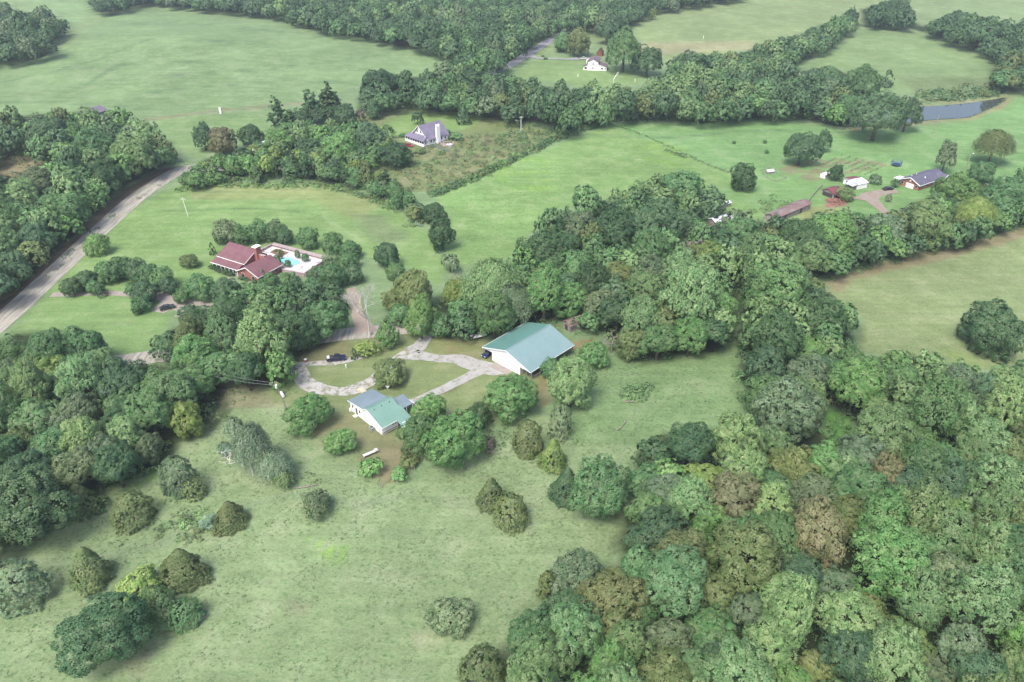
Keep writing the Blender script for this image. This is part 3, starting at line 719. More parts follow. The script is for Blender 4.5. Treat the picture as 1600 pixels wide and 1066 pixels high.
A(767,768,46,'cedar','olive','left one of two olive cedars touching in the middle of the pasture',var=3,asp=1.1)
A(798,797,54,'cedar','olive','right one of two touching cedars in the middle of the pasture',var=2,asp=1.0)
A(825,683,46,'cedar','olive','left cedar of the loose trio below the green-roofed barn',var=1,asp=1.25)
A(864,708,44,'cedar','lime','yellowish cedar of the trio below the green-roofed barn',var=3,asp=1.2)
A(876,658,38,'cedar','grey','tall grey-green cedar directly below the tree by the barn corner',var=1,asp=1.6)
A(885,757,50,'cedar','deep','dark cedar tucked against the big tree at the wood edge',var=3,asp=1.25)
A(938,762,100,'poplar','mid','big mid green tree on the pasture edge left of the lower right wood',asp=1.15,clear=0)
A(856,912,34,'column','olive','narrow yellowish evergreen behind the grey dome of a tree',asp=1.6)
A(483,645,66,'round','bright','bright green tree left of the white house',asp=.9,clear=0)
A(530,690,46,'round','bright','smaller bright green tree below the front left of the white house',asp=.85,clear=0)
A(655,678,58,'round','mid','light vine-hung tree touching the right side of the white house',asp=1.15)
A(708,688,88,'round','bright','large round bright green tree in front of the white house',asp=1.1,clear=0)
A(745,652,44,'round','deep','dark tree behind the large round one near the white house')
A(762,694,26,'shrub','purple','dead purplish vine clump right of the large round tree',asp=1.1)
A(672,640,50,'round','bright','bright green tree beside the carport of the white house',clear=0)
A(798,618,84,'round','bright','broad bright green tree in front of the barn gable',asp=.85,clear=0)
A(580,733,36,'shrub','bright','bright bush beside the long white bench',asp=.95)
A(622,742,28,'shrub','bright','small bright bush right of the bench at the yard corner',asp=.8)
A(638,722,30,'shrub','olive','yellowish bush with dry twigs at the right of the yard corner',asp=.8)
A(892,600,70,'poplar','pale','tall pale green tree right of the barn front corner',asp=1.25,clear=0)
A(862,575,34,'round','mid','small green tree hugging the open side of the barn')
A(924,556,52,'round','bright','bright bush behind the barn tree at the pasture edge',asp=.8,clear=-.2)
A(990,538,52,'round','olive','olive tree at the pasture corner behind the barn',clear=-.1)
A(608,582,52,'round','olive','dark olive dome-shaped tree inside the gravel loop',asp=.85,clear=-.1)
A(574,546,32,'shrub','lime','lime green bush behind the dark pickup truck',asp=.75)
A(553,553,10,'column','deep','tiny dark column cypress beside the dark pickup truck',asp=2)
A(604,525,34,'poplar','bright','slim bright green tree left of the gravel fork',asp=1.35,clear=-.1)
A(657,497,50,'poplar','bright','tall bright green tree standing over the gravel fork',asp=1.5,clear=0)
A(645,458,62,'oak','olive','brownish green tree right of the bare white tree',asp=1.1)
A(628,492,36,'round','mid','low tree beside the gravel fork hiding the lower road',clear=-.1)
A(686,508,40,'round','mid','bushy tree right of the gravel fork',clear=-.1)
A(618,470,40,'round','olive','olive tree behind the bare white tree')
A(715,462,50,'oak','lime','yellow-green tree at the left end of the wood behind the barn',asp=1.0)
A(152,382,32,'round','bright','bright green tree alone beside the country road',asp=1.15,clear=-.1)
A(296,407,26,'round','olive','small brownish green tree alone on the lawn left of the brick house',asp=.8)
A(331,389,10,'column','deep','tiny dark cypress at the left corner of the brick house',asp=2.0)
for q, l in ((( 112,448,32,'round','blue'),'leftmost'), ((133,438,34,'round','blue'),'second'), ((147,449,24,'round','mid'),'third')):
    A(*q, f'{l} small bluish tree at the mouth of the lawn driveway')
for i, (x, y, w, t) in enumerate(((168,425,36,'mid'),(190,420,38,'mid'),(212,422,36,'blue'),(232,428,34,'mid'),(254,435,36,'mid'),(262,446,28,'blue'))):
    A(x, y, w, 'round', t, f'{("leftmost","second","third","fourth","fifth","rightmost")[i]} tree of the rounded orchard clump on the left lawn')
A(157,453,16,'cedar','blue','tiny bluish spruce on the driveway edge',asp=1.5)
A(206,452,20,'round','mid','small tree at the driveway edge in front of the orchard clump',asp=1.2)
A(228,456,36,'round','blue','bluish tree where the driveway bends')
A(220,476,28,'round','mid','green bush-like tree just below the driveway bend')
A(312,448,46,'round','mid','round tree right of the driveway parking spur')
A(352,456,50,'round','blue','bluish round tree before the walk of the brick house')
A(285,462,26,'round','mid','low tree hiding the driveway beside the parking spur')
A(290,487,30,'shrub','blue','bluish shrub in front of the parking spur')
for i, (x, y, w, t) in enumerate(((352,362,38,'grey'),(378,368,30,'mid'),(402,362,36,'mid'),(430,362,38,'blue'),(445,370,28,'blue'),(481,371,36,'mid'))):
    A(x, y, w, 'round', t, f'{("leftmost","second","third","fourth","fifth","rightmost")[i]} tree of the row behind the brick house')
for i, (x, y, w, k, t) in enumerate(((520,380,34,'round','mid'),(546,390,30,'round','mid'),(517,402,24,'cedar','teal'),(545,408,28,'round','mid'),(552,428,32,'round','blue'),(520,432,44,'round','mid'),(495,430,30,'round','blue'),(486,448,30,'round','mid'))):
    A(x, y, w, k, t, f'{("hindmost","second","slim teal","fourth","fifth","broad green","seventh","front")[i]} tree of the clump right of the walled pool patio')
for i, (x, y, w) in enumerate(((411,430,10),(423,436,22),(446,436,22),(456,432,14))):
    A(x, y, w, 'round' if i else 'column', 'mid', f'{("slim","second","third","rightmost")[i]} small tree planted against the front of the pool patio')
for i, (x, y, w) in enumerate(((378,434,10),(387,436,11),(399,440,11))):
    A(x, y, w, 'shrub', 'deep', f'{("left","middle","right")[i]} clipped round shrub under the red roof gable')
A(605,397,34,'round','deep','dark tree standing alone in the meadow right of the patio',asp=1.25,clear=0)
A(619,424,30,'round','mid','second tree of the line running down from the lone dark tree')
A(633,440,28,'round','mid','third tree of the line running down to the gravel fork')
A(690,365,38,'round','deep','tall dark egg-shaped tree at the meadow corner',asp=1.45,clear=0)
A(678,332,32,'round','deep','dark round tree just behind the egg-shaped tree')
A(648,330,30,'shrub','grey','grey-green bush left of the dark egg-shaped tree',asp=.8)
A(703,413,26,'shrub','grey','vine-covered column of leaves below the egg-shaped tree',asp=1.3)
A(698,207,13,'shrub','mid','green bush at the right corner of the purple-roofed house')
A(713,214,24,'shrub','mid','wide green bush on the scrub edge right of the purple-roofed house')
A(628,212,11,'shrub','bright','small bright bush left of the purple-roofed house')
A(657,236,18,'shrub','olive','clipped hedge-like shrub in front of the purple-roofed house')
A(680,214,7,'cedar','teal','tiny spruce against the tall white chimney',asp=1.5)
A(618,243,52,'round','deep','dark broad clipped tree left of the purple-roofed house',asp=.8,clear=-.1)
A(606,206,20,'round','mid','small tree on the lawn left of the purple-roofed house',asp=1.2)
A(652,184,17,'round','deep','small dark tree behind the purple-roofed house',asp=1.3)
A(724,180,22,'column','deep','dark upright tree at the right of the back lawn',asp=1.3)
A(583,171,30,'round','blue','bluish round tree at the left end of the back lawn')
A(562,181,17,'round','purple','purplish small tree between two bluish trees by the back lawn',asp=1.2)
A(540,180,38,'round','blue','bluish tree left of the purplish small tree')
A(433,180,40,'pine','deep','leftmost dark pine beyond the mixed clump')
A(485,166,38,'pine','deep','middle tall dark pine beyond the mixed clump',asp=1.2)
A(512,157,40,'pine','deep','right tall dark pine beyond the mixed clump',asp=1.25)
A(595,135,52,'oak','deep','big dark tree at the left end of the middle tree belt')
A(318,215,34,'poplar','deep','dark green layered tree left of the brownish round one',asp=1.2,clear=0)
A(346,220,42,'round','brown','brownish round tree at the end of the back meadow',asp=1.1,clear=0)
A(391,211,34,'round','deep','dark tree half hiding a pale roof behind the lane clump')
A(433,222,44,'round','bright','light green tree in the middle of the lane clump')
A(530,232,44,'round','bright','light green domed tree near the front of the lane clump',asp=1.1)
A(553,262,20,'round','lime','lime yellow tree at the front right of the lane clump',asp=1.2)
A(575,215,50,'round','blue','bluish wide tree behind the light green domed one')
A(1252,234,52,'oak','blue','round dark tree left of the garden plot',asp=.95,clear=0)
A(1288,221,22,'poplar','deep','slim dark tree right beside the round dark tree by the garden',asp=1.5)
A(1162,278,40,'round','deep','dark green tree alone in the meadow left of the chicken pen',asp=1.15,clear=-.1)
A(1480,242,34,'poplar','grey','thin leaning grey-green tree behind the brick farmhouse',asp=1.25,clear=.5)
A(1555,224,58,'willow','olive','spreading olive tree with drooping branches near the right edge',asp=.8)
A(1552,515,96,'round','deep','large dark round tree alone in the right field',asp=.9,clear=-.18,var=1)
A(1387,123,20,'column','deep','lone dark egg-shaped evergreen above the pond',asp=1.2)
A(1350,135,50,'poplar','mid','tallest green tree of the cluster at the pond',asp=1.3)
A(1372,182,76,'oak','blue','biggest round tree of the cluster at the pond',asp=1.0,clear=0)
A(1418,180,44,'oak','blue','right round tree of the cluster at the pond edge',asp=1.2,clear=0)
A(1330,170,46,'oak','mid','left tree of the cluster hiding the pond')
A(1306,270,22,'round','deep','dark small tree between the white playhouse and the red sheds',asp=1.2)
A(1322,304,26,'round','pale','light feathery small tree beside the heap of logs',asp=.8)
A(1368,280,18,'round','grey','thin grey bush right of the white shed')
A(1400,288,12,'shrub','deep','dark shrub at the garage corner of the brick farmhouse',asp=1.1)
A(1389,309,9,'round','brown','small red-leaved tree on the lawn before the brick farmhouse',asp=1.4,clear=.2)
A(1536,268,34,'round','mid','round tree right of the brick farmhouse')
A(778,101,26,'poplar','mid','pointed green tree beside the far road bend',asp=1.4,clear=0)
A(1018,22,15,'round','lime','small yellow-green tree at the far field edge',asp=1.2)
A(903,66,38,'round','olive','brownish tree leaning over the far driveway',asp=1.2)
A(880,66,30,'round','mid','green tree left of the brownish tree by the far road')
A(975,80,58,'oak','mid','large tree right of the far white house',asp=1.1,clear=0)
A(1012,96,46,'oak','deep','dark round tree at the right of the far house group',asp=1.0,clear=0)
A(948,52,34,'oak','blue','bluish tree behind the far white house')
A(853,92,6,'shrub','deep','tiny round shrub on the far lawn near the driveway'); A(848,88,5,'shrub','deep','tiny shrub beside the far driveway')
A(930,127,7,'column','deep','tiny conifer at the lower edge of the far lawn',asp=1.2)
for x, y, n in ((1147,223,'left'),(1195,222,'right'),(1198,238,'lower')): A(x, y, 6, 'shrub', 'deep', f'{n} tiny sapling in the meadow beyond the chicken pen', asp=1)
A(1052,120,26,'round','blue','lone bluish tree right of the bent white pole')
A(900,905,88,'round','grey','grey-green domed tree at the pasture edge of the lower right wood',asp=.9,clear=0)
A(366,668,34,'willow','silver','pale wisp of willow at the upper left of the silvery willow',asp=1.2)
A(352,700,26,'willow','silver','small trailing willow at the far left of the silvery willow')
A(440,745,34,'willow','pale','low willow mound at the foot of the silvery willow')
# --- big wood at lower right: crowns that can be told apart
fr0 = random.Random(5)
BR = [(1230,640,100,'round','grey'),(1150,690,78,'round','pale'),(1080,695,66,'oak','deep'),(1025,710,50,'round','deep'),(1045,745,50,'round','bright'),(1105,752,64,'round','lime'),
 (1035,775,70,'oak','grey'),(1150,780,82,'round','brown'),(1028,835,92,'round','blue'),(1065,868,80,'oak','gold'),(1050,905,108,'oak','teal'),(955,935,98,'round','gold'),(1120,925,66,'round','olive'),
 (1235,735,74,'oak','olive'),(1272,772,74,'round','grey'),(1345,765,70,'oak','mid'),(1385,742,66,'round','brown'),(1165,870,104,'oak','olive'),(1110,815,54,'round','bright'),(1278,835,96,'round','brown'),
 (1378,680,84,'poplar','pale'),(1472,725,80,'oak','mid'),(1545,758,100,'poplar','pale'),(1432,805,92,'poplar','pale'),(1385,880,104,'poplar','bright'),(1440,935,90,'poplar','pale'),(1530,935,100,'poplar','pale'),
 (1500,1010,80,'oak','grey'),(1408,1010,84,'oak','lime'),(1325,970,88,'poplar','pale'),(1235,965,86,'poplar','pale'),(1195,1020,84,'poplar','pale'),(1275,1050,60,'oak','olive'),(1112,985,78,'oak','mid'),
 (900,990,90,'oak','teal'),(845,1040,96,'oak','pale'),(955,1040,70,'poplar','bright'),(1045,1000,72,'round','grey'),(1090,1050,76,'oak','pale'),(1575,640,80,'poplar','pale'),(1340,600,76,'oak','bright'),(1215,455,90,'round','mid'),
 (1284,502,80,'oak','deep'),(1215,530,82,'round','deep'),(1195,575,66,'round','blue'),(1265,585,70,'oak','grey'),(1110,1010,60,'oak','mid'),(1480,840,90,'poplar','pale'),(1460,640,80,'poplar','mid'),(1530,690,80,'poplar','pale'),(1590,860,80,'oak','mid'),(1170,950,60,'oak','grey'),(1000,955,52,'oak','mid')]
for x, y, w, k, t in BR: A(x, y, w, k, t, wood='big_right', clear=fr0.uniform(.1, .6), asp=ASPECT[k]*fr0.uniform(.85, 1.25))
LL = [(130,545,70,'oak','mid'),(75,590,70,'oak','lime'),(25,560,70,'oak','mid'),(190,600,80,'oak','blue'),(250,610,70,'oak','mid'),(300,600,60,'oak','mid'),(120,650,70,'round','grey'),(60,655,70,'oak','pale'),(160,715,72,'round','grey'),(85,700,70,'oak','mid'),(195,655,66,'oak','deep'),(25,700,60,'oak','olive')]
for x, y, w, k, t in LL: A(x, y, w, k, t, wood='left_low')
TR = [(410,530,86,'poplar','pale'),(350,525,66,'poplar','teal'),(300,530,60,'poplar','olive'),(265,540,44,'oak','deep'),(465,520,70,'round','deep'),(505,500,64,'oak','mid'),(520,470,40,'cedar','deep'),(440,480,46,'poplar','mid'),(435,575,50,'poplar','bright'),(372,475,48,'round','mid')]
for x, y, w, k, t in TR: A(x, y, w, k, t, wood='tall_row')
CE = [(850,400,80,'oak','deep'),(905,360,64,'round','grey'),(960,365,80,'oak','deep'),(1030,355,90,'oak','blue'),(1065,300,70,'round','mid'),(1110,320,50,'oak','blue'),(900,420,60,'oak','mid'),(770,440,90,'willow','pale'),(800,470,70,'willow','grey'),(960,440,60,'oak','olive'),
 (1010,460,60,'poplar','pale'),(1080,470,90,'poplar','pale'),(1075,400,50,'round','purple'),(1105,405,56,'round','lime'),(1000,500,60,'poplar','pale'),(840,460,50,'oak','lime'),(890,470,60,'round','bright'),(920,505,36,'round','mid'),(1160,370,64,'round','mid'),(1150,350,50,'round','grey'),(990,400,40,'oak','teal'),(745,490,50,'oak','deep'),(1300,370,80,'round','bright'),(1250,380,70,'oak','deep'),(720,490,50,'oak','mid')]
for x, y, w, k, t in CE: A(x, y, w, k, t, wood='centre')
RS = [(1385,365,60,'round','grey'),(1450,350,76,'round','pale'),(1495,300,60,'oak','bright'),(1525,330,60,'willow','lime'),(1570,310,70,'oak','mid'),(1308,380,62,'round','bright'),(1415,345,30,'shrub','bright')]
for x, y, w, k, t in RS: A(x, y, w, k, t, wood='right_strip')
LR = [(150,235,70,'oak','mid'),(210,245,70,'oak','pale'),(75,215,60,'oak','blue'),(60,290,60,'round','grey'),(105,330,66,'oak','mid'),(55,375,60,'oak','blue'),(50,400,50,'oak','olive'),(20,420,60,'oak','blue'),(160,280,60,'oak','deep'),(250,250,40,'oak','mid')]
for x, y, w, k, t in LR: A(x, y, w, k, t, wood='left_road')

LC = [(450,205,30,'oak','mid'),(470,185,26,'oak','deep'),(495,180,28,'oak','deep'),(515,178,26,'oak','deep'),(455,190,26,'pine','deep'),(525,165,26,'pine','deep'),(470,215,34,'round','pale'),(500,212,32,'round','bright'),(485,235,30,'round','blue'),(470,240,26,'round','deep'),
 (410,250,30,'oak','mid'),(380,245,32,'oak','deep'),(340,258,26,'poplar','bright'),(363,262,24,'poplar','bright'),(310,270,28,'round','mid'),(295,280,24,'round','mid'),(325,282,20,'round','bright'),(345,280,20,'round','bright'),(400,272,22,'pine','teal'),(438,262,26,'round','deep'),
 (455,255,28,'pine','deep'),(480,262,28,'pine','deep'),(503,270,20,'poplar','pale'),(520,262,24,'poplar','blue'),(535,275,22,'round','deep'),(545,245,24,'round','mid'),(590,225,36,'round','blue'),(445,283,14,'cedar','deep'),(590,280,18,'poplar','lime'),(600,280,26,'pine','deep'),(615,290,20,'round','mid'),(470,232,12,'round','brown'),(420,232,20,'round','bright'),(560,205,30,'round','mid')]
for x, y, w, k, t in LC: A(x, y, w, k, t, wood='lane_clump')
MBD = [(600,150,40,'round','blue'),(635,150,40,'round','deep'),(660,145,36,'round','blue'),(700,135,34,'poplar','mid'),(715,120,30,'poplar','pale'),(740,110,36,'round','bright'),(690,150,26,'round','purple'),(720,145,34,'oak','lime'),(755,150,34,'oak','mid'),(790,140,40,'oak','mid'),(840,155,36,'oak','deep'),(880,170,30,'poplar','mid'),(905,155,36,'round','deep'),(940,160,36,'round','mid'),(975,165,30,'poplar','pale'),
 (1010,160,34,'round','mid'),(1055,150,40,'poplar','pale'),(1085,165,36,'round','mid'),(1120,150,40,'poplar','pale'),(1090,110,50,'round','blue'),(1140,110,40,'oak','grey'),(1160,150,36,'poplar','pale'),(1190,125,24,'round','gold'),(1200,150,40,'oak','mid'),(1240,150,44,'oak','blue'),(1280,150,40,'oak','blue'),(1040,95,1,'oak','mid')][:-1]
for x, y, w, k, t in MBD: A(x, y, w, k, t, wood='mid_band')
# --- fill the woods
class Grid:
    def __init__(s): s.g = {}
    def add(s, t): s.g.setdefault((int(t['x']//12), int(t['y']//12)), []).append(t)
    def clash(s, x, y, R, f):
        i, j = int(x//12), int(y//12)
        for a in range(i-1, i+2):
            for b in range(j-1, j+2):
                for t in s.g.get((a, b), ()):
                    if math.hypot(t['x']-x, t['y']-y) < f*(R+t['R']): return True
        return False
grid = Grid()
for t in TREES: grid.add(t)
fr = random.Random(77)
for wk, w in WOODS.items():
    poly = w['poly']; tones = []
    for tk in w['tones'].split(): tones += [tk.rstrip('0123456789')]*int(tk[-1])
    xs = [p[0] for p in poly]; ys = [p[1] for p in poly]; R0, R1 = w['R']
    # candidate crown centres laid out on the ground plane, tested against the canopy outline
    Wc = [P(px, py, R1*1.3) for px, py in poly]
    x0, x1 = min(q[0] for q in Wc), max(q[0] for q in Wc); y0, y1 = min(q[1] for q in Wc), max(q[1] for q in Wc)
    y1 = min(y1, 900); area = (x1-x0)*(y1-y0); n = int(area/(R0*R0)*2.6)
    holes = w.get('hole', [])
    n = min(n, 26000)
    CX = np.array([fr.uniform(x0, x1) for _ in range(n)]); CY = np.array([fr.uniform(y0, y1) for _ in range(n)])
    RR = np.array([fr.uniform(R0, R1) for _ in range(n)]); HZ = terr(CX, CY)
    ok = np.ones(n, bool)
    for dx, dz in ((0, 0), (-.8, 0), (.8, 0), (0, -.5), (0, .85)):
        qx, qy, s = proj(CX+dx*RR, CY, HZ+RR*(1.2+dz)); ok &= inpoly(qx, qy, poly)
        for h in holes: ok &= ~inpoly(qx, qy, h)
    for i in np.nonzero(ok)[0]:
        x, y, R = float(CX[i]), float(CY[i]), float(RR[i])
        if grid.clash(x, y, R, .60 if wk == 'big_right' else .74 if wk == 'lane_clump' else .66): continue
        tn = fr.choice(tones); kd = fr.choice(['oak', 'oak', 'oak', 'round', 'poplar'])
        if tn == 'pale': kd = fr.choice(['poplar', 'poplar', 'oak'])
        a = ASPECT[kd]*fr.uniform(.85, 1.2); cl = CLEAR[kd]+fr.uniform(.1, .5)
        if wk in ('yard_back', 'hedge_mid', 'lane_clump'): cl = CLEAR[kd]*.5; 
        hc = R*(a+cl); qx, qy, s = proj(x, y, float(HZ[i])+hc)
        t = dict(x=x, y=y, R=R, b=R*a, hc=hc, kind=kd, tone=tn, label=None, group=None, wood=wk, px=float(qx), py=float(qy), w=2*R*float(s), var=None)
        TREES.append(t); grid.add(t)
print('trees total', len(TREES))
inframe = lambda t: -40 < t['px'] < 1640 and -30 < t['py'] < 1110
big = sorted([t for t in TREES if t['wood'] and KNAME[t['kind']] == 'broadleaf_tree' and inframe(t)], key=lambda t: -t['w'])
n_single = sum(1 for t in TREES if not t['wood'] and KNAME[t['kind']] == 'broadleaf_tree')
keep = set(id(t) for t in big[:max(0, 330-n_single)])
singles = [t for t in TREES if not t['wood'] or id(t) in keep or KNAME[t['kind']] != 'broadleaf_tree']
ids = set(id(t) for t in singles); rest = [t for t in TREES if id(t) not in ids]
print('single', len(singles), 'stand', len(rest))

# labels for the trees of the woods: colour, wood, nearest landmark, then rank among look-alikes
LM = [(825,540,'the green barn roof'),(600,640,'the white house'),(380,400,'the brick house'),(1440,285,'the brick farmhouse'),(1228,327,'the long red shed'),(892,508,'the old wooden shed'),
 (210,562,'the lower road bend'),(580,480,'the bare white tree'),(985,612,'the brush mound'),(1552,515,'the lone field tree'),(1310,665,'the bright clearing'),(1500,170,'the pond'),(930,100,'the far white house'),(665,205,'the purple-roofed house'),
 (150,382,'the roadside tree'),(40,255,'the dry clearing'),(900,905,'the grey domed tree'),(1600,1066,'the bottom right corner'),(1200,1066,'the bottom edge'),(1600,760,'the right photo edge'),(0,650,'the left photo edge'),(1190,640,'the pasture corner'),(938,765,'the pasture-edge tree'),
 (1385,742,'the rusty crown'),(955,935,'the golden crown'),(1150,780,'the brown crowns'),(300,620,'the power line')]
KW = {'oak': 'broad tree', 'round': 'round tree', 'poplar': 'tall tree', 'willow': 'drooping tree', 'cedar': 'cedar', 'shrub': 'shrub', 'pine': 'pine', 'column': 'evergreen'}
from collections import defaultdict
cells = defaultdict(list)
for t in singles:
    if t['label']: continue
    lm = min(LM, key=lambda q: (q[0]-t['px'])**2+((q[1]-t['py'])*1.3)**2)
    dx, dy = t['px']-lm[0], t['py']-lm[1]
    rel = ('right of' if dx > 0 else 'left of') if abs(dx) > abs(dy)*1.2 else ('below' if dy > 0 else 'above')
    cells[(t['wood'], t['tone'], KW[t['kind']], rel, lm[2])].append(t)
ORD = ['first', 'second', 'third', 'fourth', 'fifth', 'sixth', 'seventh', 'eighth', 'ninth', 'tenth']
WS = {'left_road': 'roadside wood', 'left_low': 'left wood', 'tall_row': 'tall row', 'centre': 'central wood', 'right_strip': 'tree belt', 'big_right': 'lower right wood', 'top': 'top wood', 'top_left': 'corner copse', 'mid_band': 'middle belt', 'hedge_right': 'far right belt', 'pond_left': 'pond group', 'east_edge': 'right edge clump', 'lane_clump': 'lane clump', 'yard_back': 'yard trees', 'hedge_mid': 'overgrown hedge'}
for (wk, tn, kw, rel, lm), ts in cells.items():
    ts.sort(key=lambda t: t['px'])
    for i, t in enumerate(ts):
        pre = '' if len(ts) == 1 else (('left ' if i == 0 else 'right ') if len(ts) == 2 else '')
        suf = f', {ORD[min(i, 9)]} from left' if len(ts) > 2 else ''
        t['label'] = f"{pre}{TONES[tn][1]} {kw} in {WS[wk]} {rel} {lm}{suf}"
        if len(t['label'].split()) > 16: t['label'] = t['label'].replace(' of the ', ' of ').replace('below the ', 'below ').replace('above the ', 'above ')
        t['group'] = 'trees of the ' + WS[wk]
for n, t in enumerate(singles):
    kd, w = t['kind'], t['w']
    lod = 0 if w >= 44 else 1 if w >= 22 else 2
    nv = NV[kd][lod]; i = (t['var'] % nv) if t['var'] is not None else fr.randrange(nv)
    c = TONES[t['tone']][0]; f = fr.uniform(.78, 1.26); h = fr.uniform(-.08, .08)
    colr = (c[0]*f*(1+h), c[1]*f, c[2]*f*(1-h), 1)
    z = float(terr(t['x'], t['y'])); rz = fr.uniform(0, 6.28); nm = KNAME[kd]
    tilt = (fr.uniform(-.06, .06), fr.uniform(-.06, .06), rz)
    if w >= 22:
        e = empty(nm, (t['x'], t['y'], z), label=t['label'], cat=KCAT[nm], group=t['group'])
        cr = link('crown', crown_me(kd, lod, i), e); cr.location = (0, 0, t['hc']); u1 = fr.uniform(.86, 1.14); cr.scale = (t['R']*u1, t['R']*(2-u1), t['b']); cr.rotation_euler = tilt; cr.color = colr
        tk = link('trunk', trunk_me(i % 4), e); k = t['R']*.9; tk.scale = (k, k, max(.3, t['hc'])); tk.rotation_euler = (0, 0, rz)
    else:
        o = link(nm, joined_me(kd, lod, i)); o.location = (t['x'], t['y'], z+t['hc']); o.scale = (t['R'], t['R'], t['b']); o.rotation_euler = (0, 0, rz); o.color = colr
        tag(o, t['label'], KCAT[nm], t['group'])
# the stand of trees beyond those: one object
def stand(name, ts, lodf, label, cat='woodland'):
    Vs, Ns, Cs = [], [], []
    for t in ts:
        lod = lodf(t); i = fr.randrange(NV[t['kind']][lod]); V, N = crown_raw(t['kind'], lod, i)
        a = fr.uniform(0, 6.28); ca, sa = math.cos(a), math.sin(a); Rm = np.array([[ca, -sa, 0], [sa, ca, 0], [0, 0, 1]])
        V2 = (V@Rm.T)*np.array([t['R'], t['R'], t['b']])+np.array([t['x'], t['y'], float(terr(t['x'], t['y']))+t['hc']])
        N2 = nz((N@Rm.T)/np.array([t['R'], t['R'], t['b']]))
        c = np.array(TONES[t['tone']][0])*fr.uniform(.84, 1.16)
        Vs.append(V2); Ns.append(N2); Cs.append(np.tile(c, (len(V), 1)))
    if not Vs: return
    me = quads_mesh(name, np.concatenate(Vs), np.concatenate(Ns), M_LEAFA, col=np.concatenate(Cs))
    print(name, 'quads', sum(len(v) for v in Vs))
    return tag(link(name, me), label, cat, kind='stuff')
stand('woodland', rest, lambda t: 2 if t['w'] < 60 else 1, 'mixed green woodland crowns filling the belts between the single trees')

# ------------------------------------------------------------------ buildings
WHITE = M('white_siding', (.80,.80,.80), .6, var=.05, scale=.5)
TRIM = M('white_trim', (.78,.78,.77), .5, var=.03)
DARK = M('dark_glass', (.025,.03,.04), .15, var=.1, spec=.6)
SHADE = M('dark_interior', (.05,.045,.045), .9)
GREYW = M('weathered_boards', (.30,.27,.25), .9, var=.25, scale=1.0)
WOODY = M('pale_lumber', (.52,.46,.34), .85, var=.15)
BRICK = brick('red_brick', C(198,112,98,.55), (.30,.24,.22))
REDROOF = metal_roof('red_sheet_roof', C(160,80,88,.5), C(140,88,92,.5), 0, .5)
RUSTROOF = metal_roof('rusted_sheet_roof', C(150,104,100,.5), C(172,160,158,.5), 1, .55)
def frame(O, U):
    o = P(*O); u = P(*U); a = math.atan2(u[1]-o[1], u[0]-o[0]); return o, a
def part(mb, name, m, parent, **k): return mb.build(name, m, parent, **k)
def window_u(parent, u, v, z0, z1, wd, facing=-1, m=None):
    """window in a wall running along u at v, facing -v"""
    f = MB().box(u-wd/2-.07, u+wd/2+.07, v-.05, v+.02, z0-.07, z1+.07).build('window', TRIM, parent)
    MB().box(u-wd/2, u+wd/2, v-.075, v-.052, z0, z1).build('pane', m or DARK, f)
    return f
def window_v(parent, u, v, z0, z1, wd, side=1, m=None):
    """window in a wall running along v at u, facing +u (side=1) or -u"""
    a, b = (u-.02, u+.05) if side > 0 else (u-.05, u+.02)
    f = MB().box(a, b, v-wd/2-.07, v+wd/2+.07, z0-.07, z1+.07).build('window', TRIM, parent)
    a, b = (u+.052, u+.075) if side > 0 else (u-.075, u-.052)
    MB().box(a, b, v-wd/2, v+wd/2, z0, z1).build('pane', m or DARK, f)
    return f

